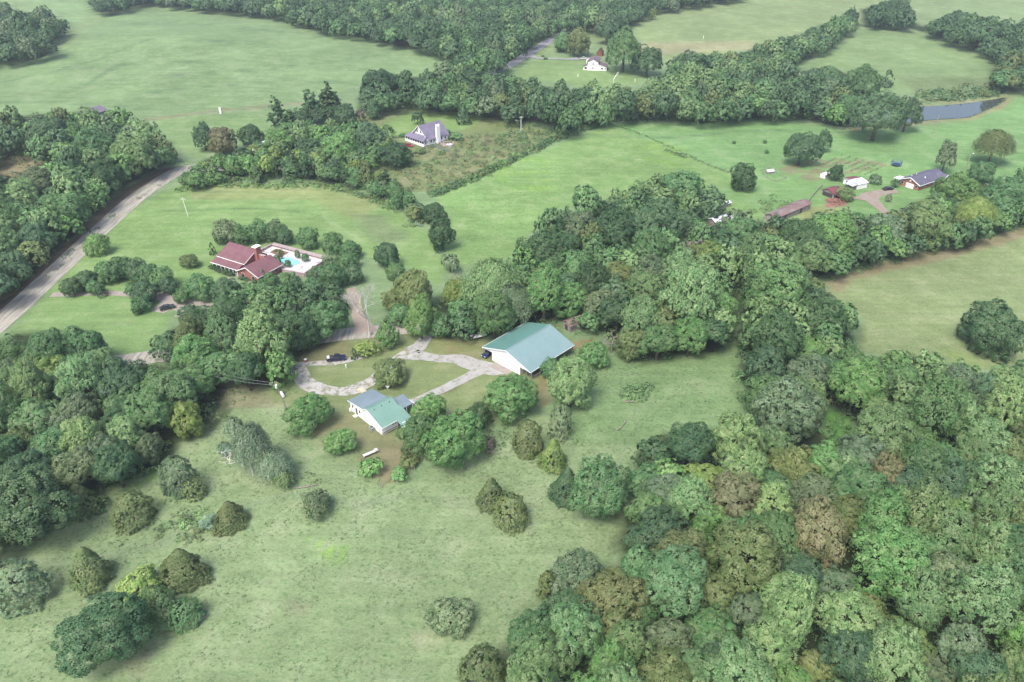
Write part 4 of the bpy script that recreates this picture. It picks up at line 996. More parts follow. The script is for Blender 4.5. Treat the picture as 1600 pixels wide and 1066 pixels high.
def white_house():
    o, a = frame((548.5,641), (597.5,680))
    e = empty('farmhouse', o, a, label='long white farmhouse with a mint green metal roof and carport', cat='house')
    GREEN = metal_roof('mint_metal_roof', C(150,194,180,.46), C(138,184,168,.46), 1, .45)
    STEEL = metal_roof('blue_grey_metal_roof', C(158,178,188,.46), C(146,166,176,.46), 1, .4)
    prof = [(0,-1),(14.1,-1),(14.1,2.85),(11.5,3.85),(8.5,5.0),(6.5,3.95),(0,3.0)]
    part(MB().prism_v(prof, 0, 7.1), 'wall', WHITE, e)
    part(MB().slab([(6.42,-.35,4.1),(6.42,7.3,4.1),(-.45,7.3,3.12),(-.45,-.35,3.12)], .12), 'roof', STEEL, e)
    g = MB(); g.slab([(8.5,-.4,5.22),(8.5,7.35,5.22),(6.45,7.35,4.18),(6.45,-.4,4.18)], .12)
    g.slab([(11.45,-.4,4.05),(11.45,7.35,4.05),(8.503,7.35,5.22),(8.503,-.4,5.22)], .12)
    g.slab([(14.95,-.4,2.86),(14.95,4.2,2.86),(11.453,4.2,4.05),(11.453,-.4,4.05)], .12)
    g.slab([(14.95,4.203,2.86),(14.95,7.9,2.86),(11.453,7.9,4.05),(11.453,4.203,4.05)], .12)
    g.slab([(17.5,4.1,2.25),(17.5,7.9,2.25),(14.953,7.9,2.86),(14.953,4.1,2.86)], .12)
    r = part(g, 'roof', GREEN, e); r['label'] = 'mint green front roof with dark vents'
    part(MB().box(8.35,8.65,-.42,7.37,5.2,5.27), 'ridge_cap', GREEN, r)
    for v in (1.2, 3.5, 5.9): part(MB().tube((9.6,v,4.6),(9.6,v,5.1),.1), 'roof_vent', SHADE, r)
    # carport roof
    c = part(MB().slab([(12.1,7.36,3.0),(11.9,11.6,2.85),(7.2,11.9,3.1),(7.2,7.36,3.3)], .12), 'carport_roof', STEEL, e)
    f = MB(); f.box(7.2,12.15,11.62,11.72,2.75,2.95); part(f, 'fascia', TRIM, c)
    for u, v in ((11.8,11.4),(9.6,11.4),(7.4,11.4),(11.9,9.4)): part(MB().box(u-.07,u+.07,v-.07,v+.07,-1,2.85), 'post', TRIM, e)
    # front fascia and gutter
    part(MB().box(14.96,15.03,-.4,4.1,2.7,2.88), 'fascia', TRIM, e)
    part(MB().box(17.51,17.58,4.1,7.9,2.08,2.27), 'fascia', TRIM, e)
    b = MB(); b.slab([(14.95,-.47,2.87),(14.95,-.402,2.87),(8.5,-.402,5.23),(8.5,-.47,5.23)], .2); b.slab([(8.49,-.47,5.23),(8.49,-.402,5.23),(6.42,-.402,4.19),(6.42,-.47,4.19)], .2); b.slab([(6.41,-.42,4.11),(6.41,-.352,4.11),(-.45,-.352,3.13),(-.45,-.42,3.13)], .18)
    part(b, 'barge_board', TRIM, e)
    # front room
    part(MB().prism_u([(4.7,-1),(7.6,-1),(7.6,2.55),(4.7,2.55)], 14.1, 16.4), 'front_room', WHITE, e)
    part(MB().box(14.5,15.5,4.62,4.68,.1,2.1), 'door', SHADE, e)
    for v in (3.4, 4.1): window_v(e, 14.1, v, 1.5, 2.35, .42)
    for v in (5.4, 6.1, 6.8): window_v(e, 16.4, v, 1.1, 1.9, .45)
    part(MB().box(14.1,14.18,0,4.7,.35,.5), 'skirting', M('brown_skirting', (.22,.13,.09), .8), e)
    for u in (1.2, 4.4): window_u(e, u, 0, 1.5, 2.4, .55)
    for u in (7.0, 9.2, 11.4, 13.2): window_u(e, u, 0, 1.3, 2.0, .5, m=M('closed_blind', (.62,.64,.66), .5))
    d = part(MB().box(2.5,3.3,-.05,0,.2,2.2), 'door', M('dark_door', (.10,.09,.10), .5), e); part(MB().tube((3.2,-.1,1.2),(3.2,-.04,1.2),.04), 'handle', TRIM, d)
    part(MB().box(2.3,3.5,-1.1,0,-.8,.12), 'step', M('pale_step', (.6,.6,.58), .8), e)
    part(MB().box(-.02,.55,-.55,-.05,-.5,.9), 'meter_box', TRIM, e)
    # ramp of yellow boards at the rear
    rp = MB(); 
    k = empty('wooden_ramp', P(567,612.5), a, label='small yellow timber ramp behind the blue-grey rear roof', cat='ramp')
    for i in range(6): MB().box(-1.7+i*.42, -1.33+i*.42, -.8, .8, .35, .42).build('plank', WOODY, k)
    for y in (-.7, .7): MB().box(-1.7, .8, y-.05, y+.05, -.2, .34).build('joist', WOODY, k)
    ac = empty('air_conditioner', P(581,672), a, label='grey outdoor air conditioner beside the long white wall', cat='air conditioner')
    part(MB().box(-.6,.6,-.45,.45,0,1.0), 'casing', M('grey_casing', (.35,.36,.38), .5, .3), ac); part(MB().tube((0,0,1.0),(0,0,1.05),.35,k=12), 'fan_grille', SHADE, ac)
white_house()

def barn():
    o, a = frame((769,563), (802,580.5))
    e = empty('barn', o, a, label='big metal barn with a teal green gable roof and white front', cat='barn')
    G1 = metal_roof('teal_metal_roof', C(124,174,166,.5), C(114,164,158,.5), 1, .38)
    G2 = metal_roof('sky_sheen_teal_metal_roof', C(164,196,198,.46), C(154,188,190,.46), 1, .38)  # same teal roof, painted paler and bluer to carry the sky's reflection
    E0, R, E1 = (-3.4, 3.3), (6.0, 6.3), (15.3, 3.2)
    def zr(u): return E0[1]+(R[1]-E0[1])*(u-E0[0])/(R[0]-E0[0]) if u < R[0] else R[1]+(E1[1]-R[1])*(u-R[0])/(E1[0]-R[0])
    W = part(MB().prism_v([(0,-1),(10.8,-1),(10.8,zr(10.8)-.15),(6,zr(6)-.15),(0,zr(0)-.15)], 0, 18), 'wall', WHITE, e)
    part(MB().prism_v([(-3.3,2.65),(0,2.75),(0,zr(0)-.14),(-3.3,zr(-3.3)-.14)], -.005, .12), 'gable_board', WHITE, e)
    part(MB().prism_v([(10.8,2.6),(15.1,2.5),(15.1,zr(15.1)-.14),(10.8,zr(10.8)-.14)], -.005, .12), 'gable_board', WHITE, e)
    r1 = part(MB().slab([(R[0],-.6,R[1]),(R[0],18.6,R[1]),(E0[0],18.6,E0[1]),(E0[0],-.6,E0[1])], .12), 'roof', G1, e)
    r2 = part(MB().slab([(E1[0],-.6,E1[1]),(E1[0],18.6,E1[1]),(R[0]+.003,18.6,R[1]),(R[0]+.003,-.6,R[1])], .12), 'roof', G2, e); r2['label'] = 'pale teal roof slope with sky reflection painted in'
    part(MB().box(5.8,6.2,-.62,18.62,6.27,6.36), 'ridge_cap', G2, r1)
    b = MB().slab([(6,-.68,6.31),(6,-.602,6.31),(-3.4,-.602,3.31),(-3.4,-.68,3.31)], .22).slab([(15.3,-.68,3.21),(15.3,-.602,3.21),(6.003,-.602,6.31),(6.003,-.68,6.31)], .22)
    part(b, 'barge_board', TRIM, e)
    part(MB().box(15.31,15.39,-.6,18.6,3.0,3.2), 'fascia', TRIM, e)
    part(MB().box(-3.49,-3.41,-.6,18.6,3.1,3.3), 'fascia', TRIM, e)
    for v in (0.2, 3.8, 7.4, 11.0, 14.6, 18.2):
        part(MB().box(14.9,15.1,v-.1,v+.1,-1,3.05), 'post', GREYW, e)
        part(MB().box(-3.3,-3.1,v-.1,v+.1,-1,3.15), 'post', GREYW, e)
    for v in (1.4, 5.6): part(MB().box(14.9,15.02,v,v+3.4,.2,1.1), 'rail', GREYW, e)
    # sliding door
    d = part(MB().box(2.7,7.4,-.1,-.03,.05,3.3), 'sliding_door', WHITE, e); part(MB().box(2.62,2.7,-.11,-.02,0,3.4), 'door_edge', M('grey_edge', (.2,.2,.2), .6), d)
    for i in range(5): part(MB().box(3.5+i*.8,3.53+i*.8,-.115,-.1,.1,3.25), 'rib', M('rib_grey', (.42,.43,.44), .6), d)
    part(MB().box(11.1,11.25,-.02,.12,-1,2.7), 'post', GREYW, e); part(MB().box(13.2,13.35,-.02,.12,-1,2.6), 'post', GREYW, e)
    for i in range(3): part(MB().box(10.9+i*.02,14.8,1.2,1.3,.3+i*.5,.38+i*.5), 'rail', GREYW, e)
    s = MB().slab([(8.2,-.1,.1),(8.2,-2.4,.1),(1.5,-3.0,.1),(1.5,-.1,.1)][::-1], .3); tag(part(s, 'concrete_apron', M_CONC, None), kind='structure').location = (0,0,0)
    ap = bpy.data.objects['concrete_apron']; ap.location = o; ap.rotation_euler = (0,0,a)
    # stored things under the right lean-to
    st = empty('hay_rack', (*PXY(838,574),o[2]), a, label='dark metal hay rack standing under the open side of the barn', cat='rack')
    for i in range(6): MB().tube((i*.5-1.2,-.5,0),(i*.5-1.2,.5,1.6),.04,k=4).build('bar', GREYW, st)
    MB().box(-1.4,1.4,-.6,.6,0,.1).build('tray', SHADE, st)
barn()

def brick_house():
    o, a = frame((330,409,3), (403,432,3)); o = (o[0], o[1], o[2]-3)
    e = empty('brick_house', o, a, label='red brick house with a maroon shingle roof and front porch', cat='house')
    SH = shingles('maroon_shingles', C(152,110,116,.5), C(138,96,104,.5))
    # main wing: ridge along u
    part(MB().prism_u([(3.6,-1),(14.2,-1),(14.2,3.0),(9.6,6.4),(3.6,3.6)], .3, 12.6), 'wall', BRICK, e)
    r = part(MB().slab([(-.5,3.1,3.8),(13.0,3.1,3.8),(13.0,9.6,6.75),(-.5,9.6,6.75)], .18).slab([(-.5,9.603,6.75),(13.0,9.603,6.75),(13.0,14.8,3.3),(-.5,14.8,3.3)], .18), 'roof', SH, e)
    part(MB().box(-.5,13.0,3.0,3.09,3.6,3.85), 'gutter', TRIM, r)
    part(MB().slab([(13.01,3.1,3.83),(13.09,3.1,3.83),(13.09,9.6,6.78),(13.01,9.6,6.78)], .25), 'barge_board', TRIM, r)
    pr = part(MB().slab([(-.6,.1,2.7),(12.4,.1,2.7),(12.4,3.05,3.55),(-.6,3.05,3.55)], .15), 'porch_roof', SH, e)
    part(MB().box(-.6,12.4,0,.09,2.5,2.72), 'gutter', TRIM, pr)
    part(MB().box(-.3,12.4,.4,3.6,-1,.25), 'porch_floor', M_CONC, e)
    for i in range(7): part(MB().box(-.2+i*2.0,0.0+i*2.0,.35,.55,.25,2.55), 'porch_post', TRIM, e)
    for i in (0, 1, 2, 4, 5): part(MB().box(.02+i*2.0,1.78+i*2.0,.4,.46,.9,1.0), 'railing', TRIM, e)
    for u in (1.8, 4.6, 9.2, 11): window_u(e, u, 3.6, .9, 2.3, 1.2)
    part(MB().box(6.8,7.8,3.5,3.6,.25,2.4), 'door', TRIM, e)
    # cross wing: gable towards the front
    part(MB().prism_v([(12.7,-1),(22.2,-1),(22.2,2.6),(17.4,4.9),(12.7,2.6)], .2, 11), 'wall', BRICK, e)
    r2 = part(MB().slab([(17.4,-.4,5.15),(17.4,11.4,5.15),(12.2,11.4,2.7),(12.2,-.4,2.7)], .18).slab([(22.8,-.4,2.6),(22.8,11.4,2.6),(17.403,11.4,5.15),(17.403,-.4,5.15)], .18), 'roof', SH, e)
    part(MB().slab([(17.4,-.49,5.2),(17.4,-.402,5.2),(12.2,-.402,2.75),(12.2,-.49,2.75)], .3).slab([(22.8,-.49,2.65),(22.8,-.402,2.65),(17.403,-.402,5.2),(17.403,-.49,5.2)], .3), 'barge_board', TRIM, r2)
    part(MB().box(22.8,22.9,-.4,11.4,2.4,2.62), 'gutter', TRIM, r2)
    for u in (15, 19.8): window_u(e, u, .2, .9, 2.2, 1.2)
    for v in (2.5, 5.5, 8.5): window_v(e, 22.2, v, .9, 2.1, 1.2)
    ch = part(MB().box(12.65,14.3,8.2,10.4,3,8.1), 'chimney', BRICK, e); part(MB().box(12.45,14.5,8.0,10.6,8.1,8.35), 'cap', TRIM, ch)
    part(MB().box(14.3,17.0,8.8,9.9,3,5.4), 'chimney_shoulder', BRICK, e)
    # hedge along the porch
    h = P(345,427); 
    V, N = crown_raw('shrub', 1, 0)
    for i, (x, y) in enumerate(((333,416),(339,419),(346,421),(353,424),(360,427))):
        t = joined_me('shrub', 1, i % 4); q = link('hedge_shrub', t); px = P(x, y+4); q.location = (px[0], px[1], px[2]+.7); q.scale = (1.5,1.3,.9); q.color = (.035,.075,.035,1)
        tag(q, f'{ORD[i]} clipped shrub from the left of the hedge along the brick porch', 'hedge', 'porch hedge shrubs')
brick_house()
def patio():
    o, a = frame((330,409,3), (403,432,3)); z = o[2]-3
    PAV = M('pale_paving', C(238,230,230,.62), .8, var=.06, scale=.8)
    D = [(6.5,12),(5.8,23.2),(31.3,24.0),(32.2,11.8),(23.2,9.5),(14,12)]
    e = empty('pool_patio', (o[0], o[1], z), a, label='pale walled patio with an oval swimming pool behind the brick house', cat='patio')
    part(MB().slab([(p[0], p[1], .9) for p in [(6.5,14.9),(23.1,10.6),(32.2,11.8),(31.3,24.0),(5.8,23.2)]], 2.2), 'paving', PAV, e)
    WALLM = M('pink_coping_wall', C(214,194,194,.52), .8)
    def wall(p, q, t=.35, h=1.7, parent=e):
        p = Vector((*p, 0)); q = Vector((*q, 0)); d = (q-p).normalized(); n = Vector((-d.y, d.x, 0))*t/2
        pts = [p-n, q-n, q+n, p+n]
        w = MB().slab([(k.x, k.y, h) for k in pts], 2.8).build('garden_wall', WALLM, parent)
        n2 = n*1.6; pts = [p-n2, q-n2, q+n2, p+n2]
        MB().slab([(k.x, k.y, h+.12) for k in pts], .115).build('coping', WALLM, w)
    wall((5.8,15.2),(5.8,23.2)); wall((5.8,23.4),(31.2,24.2), 1.2); wall((31.5,24.0),(32.4,11.9)); wall((32.2,11.7),(23.4,10.3), .35, 1.3)
    pool = part(MB().slab([(20.5+5.2*math.cos(t*math.pi/12), 16.6+3.0*math.sin(t*math.pi/12), .95) for t in range(24)], .2), 'pool_edge', TRIM, e)
    wt = NT('pool_water'); wt.b.inputs['Base Color'].default_value = (.22,.55,.56,1); wt.b.inputs['Roughness'].default_value = .06
    wt.bump(wt.noise(wt.node('ShaderNodeTexCoord').outputs['Object'], 2, 2), .3, .1)
    part(MB().slab([(20.5+4.7*math.cos(t*math.pi/12), 16.6+2.55*math.sin(t*math.pi/12), .96) for t in range(24)], .12), 'water', wt.m, pool)
    bed = part(MB().slab([(9,18.6,1.0),(15.5,18.0,1.0),(15.2,22,1.0),(9,22,1.0)], .3), 'planting_bed', M('brown_mulch', (.17,.11,.07), .9), e)
    def loc(u, v): return (o[0]+u*math.cos(a)-v*math.sin(a), o[1]+u*math.sin(a)+v*math.cos(a))
    r = random.Random(4)
    for i, (u, v, R, h, t, kd, l) in enumerate(((10.2,20.2,.8,.7,'gold','shrub','golden shrub at the left of the patio bed'),(12,20.8,.9,.8,'lime','shrub','yellow shrub in the middle of the patio bed'),(13.8,19.6,.8,.7,'olive','shrub','olive shrub at the right of the patio bed'),
        (16.6,16.6,.7,3.4,'deep','column','dark slim palm-like tree at the left end of the pool'),(21.6,19.8,1.0,3.4,'teal','round','first small round tree behind the pool'),(25.6,19.4,1.2,3.0,'mid','round','second small round tree behind the pool'),(18.3,13.7,.9,2.2,'teal','round','small teal tree on the near pool edge'),(23.4,13.0,1.0,2.8,'teal','round','dark teal tree at the near right pool edge'),(21.6,12.2,.7,1.6,'teal','shrub','low teal shrub on the near pool edge'),(14.8,16.0,1.3,1.2,'blue','shrub','low bluish shrub between roof and pool'))):
        x, y = loc(u, v); q = link('patio_tree' if kd != 'shrub' else 'patio_shrub', joined_me(kd, 1, i % 2)); q.location = (x, y, z+.9+h*.55); q.scale = (R, R, h*.55); c = TONES[t][0]; q.color = (*c, 1); tag(q, l, 'tree' if kd != 'shrub' else 'shrub')
    for i, (u, v) in enumerate(((28,21),(29.5,20.4),(27.5,15),(26.8,13.6))):
        x, y = loc(u, v); f = empty('sun_lounger', (x, y, z+.9), a+i, label=f'{ORD[i]} pale lounge chair on the pool patio from the back', cat='lounger', group='patio lounge chairs')
        MB().box(-.9,.4,-.3,.3,.28,.38).build('seat', TRIM, f); MB().slab([(.42,-.3,.4),(1.0,-.3,.85),(1.0,.3,.85),(.42,.3,.4)], .08).build('backrest', TRIM, f)
        for sx in (-.8, .3):
            for sy in (-.25, .25): MB().box(sx-.03,sx+.03,sy-.03,sy+.03,0,.28).build('leg', TRIM, f)
patio()

def purple_house():
    o, a = frame((645,225), (660,230)); o = P(637,221)
    a = math.radians(-44)
    e = empty('lake_house', o, a, label='white house with a steep purplish grey roof and tall white chimney', cat='house')
    SH = shingles('purple_grey_shingles', C(156,148,172,.5), C(138,130,156,.5))
    # long steep gable roof, ridge along v
    part(MB().prism_v([(-.5,-1),(12.2,-1),(12.2,2.8),(5.6,8.2),(-.5,2.8)], 3.4, 17), 'wall', WHITE, e)
    r = part(MB().slab([(5.6,2.7,8.55),(5.6,17.6,8.55),(-1.0,17.6,2.6),(-1.0,2.7,2.6)], .2).slab([(12.8,2.7,2.6),(12.8,17.6,2.6),(5.603,17.6,8.55),(5.603,2.7,8.55)], .2), 'roof', SH, e)
    part(MB().slab([(5.6,2.6,8.6),(5.6,2.698,8.6),(-1,2.698,2.65),(-1,2.6,2.65)], .35).slab([(12.8,2.6,2.65),(12.8,2.698,2.65),(5.603,2.698,8.6),(5.603,2.6,8.6)], .35), 'barge_board', TRIM, r)
    pr = part(MB().slab([(-2.2,-.4,2.7),(13.2,-.4,2.7),(11.8,3.38,4.2),(-.8,3.38,4.2)], .18), 'porch_roof', SH, e)
    part(MB().box(-2,13,0,3.35,-1,.5), 'porch_floor', WHITE, e); part(MB().box(-2,13,0,.12,.5,1.2), 'porch_wall', WHITE, e)
    for i in range(9): part(MB().box(-1.95+i*1.86,-1.75+i*1.86,.0,.2,1.2,2.6), 'porch_post', TRIM, e)
    for i in range(8): part(MB().box(-1.7+i*1.86,-.15+i*1.86,.35,.4,1.2,2.5), 'screen', DARK, e)
    for u in (4.2, 6.8): window_u(e, u, 3.4, 5.0, 6.2, .8)
    ch = part(MB().box(12.2,13.4,8.6,10.8,-1,8.3), 'chimney', WHITE, e); part(MB().box(12.25,13.35,8.65,9.3,8.3,9.3), 'flue', TRIM, ch); part(MB().box(12.25,13.35,10.1,10.75,8.3,9.3), 'flue', TRIM, ch)
    for v in (5.5, 7.4, 12.5, 15): window_v(e, 12.2, v, .9, 2.2, .9)
    f = empty('deck_fence', P(672,236), 0, label='bluish grey deck railing in front of the purple-roofed house', cat='fence')
    pts = [P(644,243), P(658,236), P(668,229), P(678,229), P(690,235), P(703,237)]; oo = f.location
    for i, q in enumerate(pts):
        MB().box(q[0]-oo[0]-.08,q[0]-oo[0]+.08,q[1]-oo[1]-.08,q[1]-oo[1]+.08,-.5,1.3).build('fence_post', GREYW, f)
        if i:
            p = pts[i-1]
            for zz in (.3, .6, .9, 1.2):
                MB().tube((p[0]-oo[0],p[1]-oo[1],zz+p[2]-oo[2]),(q[0]-oo[0],q[1]-oo[1],zz+q[2]-oo[2]),.07,k=4).build('rail', M('blue_grey_rail', C(140,150,166,.5), .8), f)
    tb = empty('patio_table', P(702,228), 0, label='round white table on the terrace beside the purple-roofed house', cat='table')
    MB().tube((0,0,.7),(0,0,.78),1.5,k=14).build('tabletop', TRIM, tb); MB().tube((0,0,0),(0,0,.7),.15).build('leg', TRIM, tb)
    tag(MB().slab([P(684,218,.2),P(688,228,.2),P(706,230,.2),P(710,222,.2)], .3).build('terrace', M('rose_paving', C(206,178,180,.5), .9), None), kind='structure')
purple_house()

def farm_brick():
    o, a = frame((1404,291), (1429,300)); a = math.radians(-57)
    o = P(1405,289)
    e = empty('farmhouse', o, a, label='low brick farmhouse with a slate blue roof and white trim', cat='house')
    SH = shingles('slate_blue_shingles', C(126,124,146,.5), C(112,110,132,.5))
    part(MB().prism_v([(0,-1),(9,-1),(9,2.6),(4.5,4.6),(0,2.6)], 0, 20), 'wall', BRICK, e)
    r = part(MB().slab([(4.5,-.6,4.95),(4.5,20.5,4.95),(-.7,20.5,2.7),(-.7,-.6,2.7)], .18).slab([(9.7,-.6,2.7),(9.7,20.5,2.7),(4.503,20.5,4.95),(4.503,-.6,4.95)], .18), 'roof', SH, e)
    part(MB().slab([(4.5,-.72,5.0),(4.5,-.602,5.0),(-.7,-.602,2.75),(-.7,-.72,2.75)], .35).slab([(9.7,-.72,2.75),(9.7,-.602,2.75),(4.503,-.602,5.0),(4.503,-.72,5.0)], .35), 'barge_board', TRIM, r)
    part(MB().box(9.7,9.82,-.6,14,2.5,2.72), 'gutter', TRIM, r)
    # cross gable at the right end
    part(MB().prism_u([(14.0,-1),(20.2,-1),(20.2,2.6),(17.1,4.3),(14.0,2.6)], 6, 10.4), 'wall', BRICK, e)
    r2 = part(MB().slab([(4.6,17.1,4.9),(4.6,13.4,2.75),(11.3,13.4,2.45),(11.3,17.1,4.6)], .18).slab([(11.3,17.103,4.6),(11.3,20.9,2.45),(4.6,20.9,2.75),(4.6,17.103,4.9)], .18), 'roof', SH, e)
    part(MB().slab([(11.42,17.1,4.65),(11.302,17.1,4.65),(11.302,13.4,2.5),(11.42,13.4,2.5)], .35).slab([(11.42,20.9,2.5),(11.302,20.9,2.5),(11.302,17.103,4.65),(11.42,17.103,4.65)], .35), 'barge_board', TRIM, r2)
    part(MB().box(3.0,6.6,-.06,0,-.1,2.2), 'garage_door', TRIM, e)
    window_u(e, 1.2, 0, 1.1, 2.1, .9); window_u(e, 7.8, 0, 1.1, 2.1, .9); window_u(e, 4.5, 0, 3.1, 3.7, .6, m=TRIM)
    for v in (3, 6, 9, 12): window_v(e, 9, v, 1.0, 2.1, 1.2)
    window_v(e, 10.4, 17.1, .9, 2.1, 1.6); part(MB().box(10.4,10.9,15.2,15.5,-.5,2.4), 'porch_post', TRIM, e); part(MB().box(10.4,10.9,18.8,19.1,-.5,2.4), 'porch_post', TRIM, e)
    for v in (4.5, 8): part(MB().tube((2.0,v,3.6),(2.0,v,4.3),.15), 'roof_vent', TRIM, r)
    part(MB().tube((6.8,7,3.9),(6.8,7,4.5),.25), 'roof_vent', TRIM, r)
    lt = part(MB().slab([(-.3,4.5,2.5),(-3.5,4.5,2.3),(-3.5,.2,2.3),(-.3,.2,2.5)][::-1], .12), 'patio_cover', TRIM, e)
    for u, v in ((-3.3,.4),(-3.3,4.3)): part(MB().box(u-.07,u+.07,v-.07,v+.07,-1,2.2), 'post', TRIM, e)
farm_brick()

def gable_shed(name, O, U, L, Wd, h, rh, wallm, roofm, label, cat, over=.35, doors=(), sag=0):
    """simple gabled shed: O front-left ground corner, front along u (width Wd), depth L; ridge along v"""
    o, a = frame(O, U)
    e = empty(name, o, a, label=label, cat=cat)
    part(MB().prism_v([(0,-.8),(Wd,-.8),(Wd,h),(Wd/2,rh),(0,h)], 0, L), 'wall', wallm, e)
    k = (rh-h)/(Wd/2)*over
    r = part(MB().slab([(Wd/2,-over,rh+.15),(Wd/2,L+over,rh+.15),(-over,L+over,h+.15-k),(-over,-over,h+.15-k)], .1).slab([(Wd+over,-over,h+.15-k),(Wd+over,L+over,h+.15-k),(Wd/2+.003,L+over,rh+.15),(Wd/2+.003,-over,rh+.15)], .1), 'roof', roofm, e)
    for u0, u1, z1 in doors: part(MB().box(u0,u1,-.04,0,0,z1), 'door', SHADE, e)
    return e, r
# long red shed, two outbuildings and the playhouse of the farm
o = P(1191,341); q = P(1253,317)
e, r = gable_shed('long_shed', (1194,344), (1208,349), 24.5, 5.0, 2.4, 3.4, GREYW, RUSTROOF, 'long grey board shed with a rusty red and silver tin roof', 'shed')
for v in (6, 17): part(MB().box(5.0,5.04,v,v+1.4,-.3,2.1), 'door', SHADE, e)
for i in range(24):
    part(MB().box(5.002,5.035,.3+i*1.0,1.18+i*1.0,-.5,2.35), 'board', GREYW, e) if i not in (6, 7, 17, 18) else None
e, r = gable_shed('open_shed', (1283,304), (1302,311), 7.0, 6.2, 2.2, 3.3, GREYW, REDROOF, 'small open shed with a bright red tin roof above the log heap', 'shed', doors=((.6,5.6,1.9),))
part(MB().slab([(9.5,.0,1.9),(9.5,7,1.9),(6.6,7,2.25),(6.6,0,2.25)], .1), 'lean_to_roof', REDROOF, e)
for v in (.2, 6.8): part(MB().box(9.2,9.35,v,v+.15,-.8,1.85), 'post', WOODY, e)
e, r = gable_shed('storage_shed', (1317,287), (1341,297), 5.6, 8.4, 2.5, 3.3, WHITE, metal_roof('white_tin_roof', (.72,.72,.74), (.6,.6,.64), 1, .5), 'white storage shed with a half red half white tin roof', 'shed')
part(MB().slab([(4.2,-.36,3.48),(4.2,5.96,3.48),(-.36,5.96,2.62),(-.36,-.36,2.62)], .03), 'red_roof_sheet', REDROOF, e)
part(MB().slab([(8.4,-3.2,2.0),(8.4,-.05,2.35),(3.4,-.05,2.35),(3.4,-3.2,2.0)], .08), 'lean_to_roof', M('grey_tin', (.42,.44,.46), .5), e)
for u in (3.6, 8.2): part(MB().box(u-.06,u+.06,-3.1,-2.98,-.8,1.92), 'post', GREYW, e)
part(MB().box(3.8,8.2,-2.6,-.4,-.5,.9), 'wood_stack', M('brown_junk', (.14,.10,.09), .9), e)
part(MB().box(1.4,2.3,-.03,0,0,2), 'door', M('green_door', (.10,.16,.10), .6), e)
e, r = gable_shed('playhouse', (1281,277), (1287,279), 4.2, 2.6, 1.7, 2.4, WHITE, WHITE, 'small white playhouse beside the garden plot', 'playhouse', .15)
for v in (.8, 2.4): window_v(e, 2.6, v, .6, 1.3, .7)
e, r = gable_shed('chicken_coop', (1195,270), (1201,273), 3.4, 2.2, 1.1, 1.6, GREYW, WHITE, 'tiny chicken coop with a white roof inside its wire pen', 'coop', .2)
pen = empty('wire_pen', P(1208,272), 0, label='low wire pen around the tiny chicken coop', cat='pen')
pp = [P(1189,268), P(1197,278), P(1212,284), P(1228,279), P(1214,271), P(1202,262)]; oo = pen.location
for i, q in enumerate(pp):
    p = pp[i-1]; MB().box(q[0]-oo.x-.06,q[0]-oo.x+.06,q[1]-oo.y-.06,q[1]-oo.y+.06,-.2,1.0+q[2]-oo.z).build('pen_post', GREYW, pen)
    MB().tube((p[0]-oo.x,p[1]-oo.y,.15+p[2]-oo.z),(q[0]-oo.x,q[1]-oo.y,.15+q[2]-oo.z),.09,k=4).build('bottom_rail', GREYW, pen)
    MB().tube((p[0]-oo.x,p[1]-oo.y,.9+p[2]-oo.z),(q[0]-oo.x,q[1]-oo.y,.9+q[2]-oo.z),.05,k=4).build('top_rail', GREYW, pen)
# tobacco-grey shed beside the barn
e, r = gable_shed('old_shed', (880,512), (891,520), 6.2, 3.6, 2.3, 3.2, GREYW, RUSTROOF, 'leaning old wooden shed with a reddish tin roof beside the barn', 'shed', doors=((.9,2.2,1.8),))
# pale roofs half hidden among the trees left of the long shed
PALE = M('pale_sheet_roof', (.62,.64,.68), .5, var=.12)
gable_shed('hidden_shed', (1106,350), (1114,354), 9, 4.0, 2.2, 2.9, GREYW, PALE, 'pale-roofed shed showing through the tree crowns left of the long shed', 'shed')
gable_shed('narrow_shed', (1114,327), (1119,329), 8.5, 1.9, 1.6, 2.0, GREYW, PALE, 'narrow white-roofed shed at the meadow edge behind the wood', 'shed')
gable_shed('white_cottage', (391,236), (405,241), 9, 8, 2.6, 4.2, WHITE, PALE, 'pale-roofed cottage almost hidden in the lane clump', 'house')
gable_shed('hidden_barn', (128,184), (142,186), 9, 10, 3, 5, GREYW, M('mauve_roof', C(150,140,158,.5), .7), 'mauve roof peeping over the roadside wood at the hay field', 'barn')

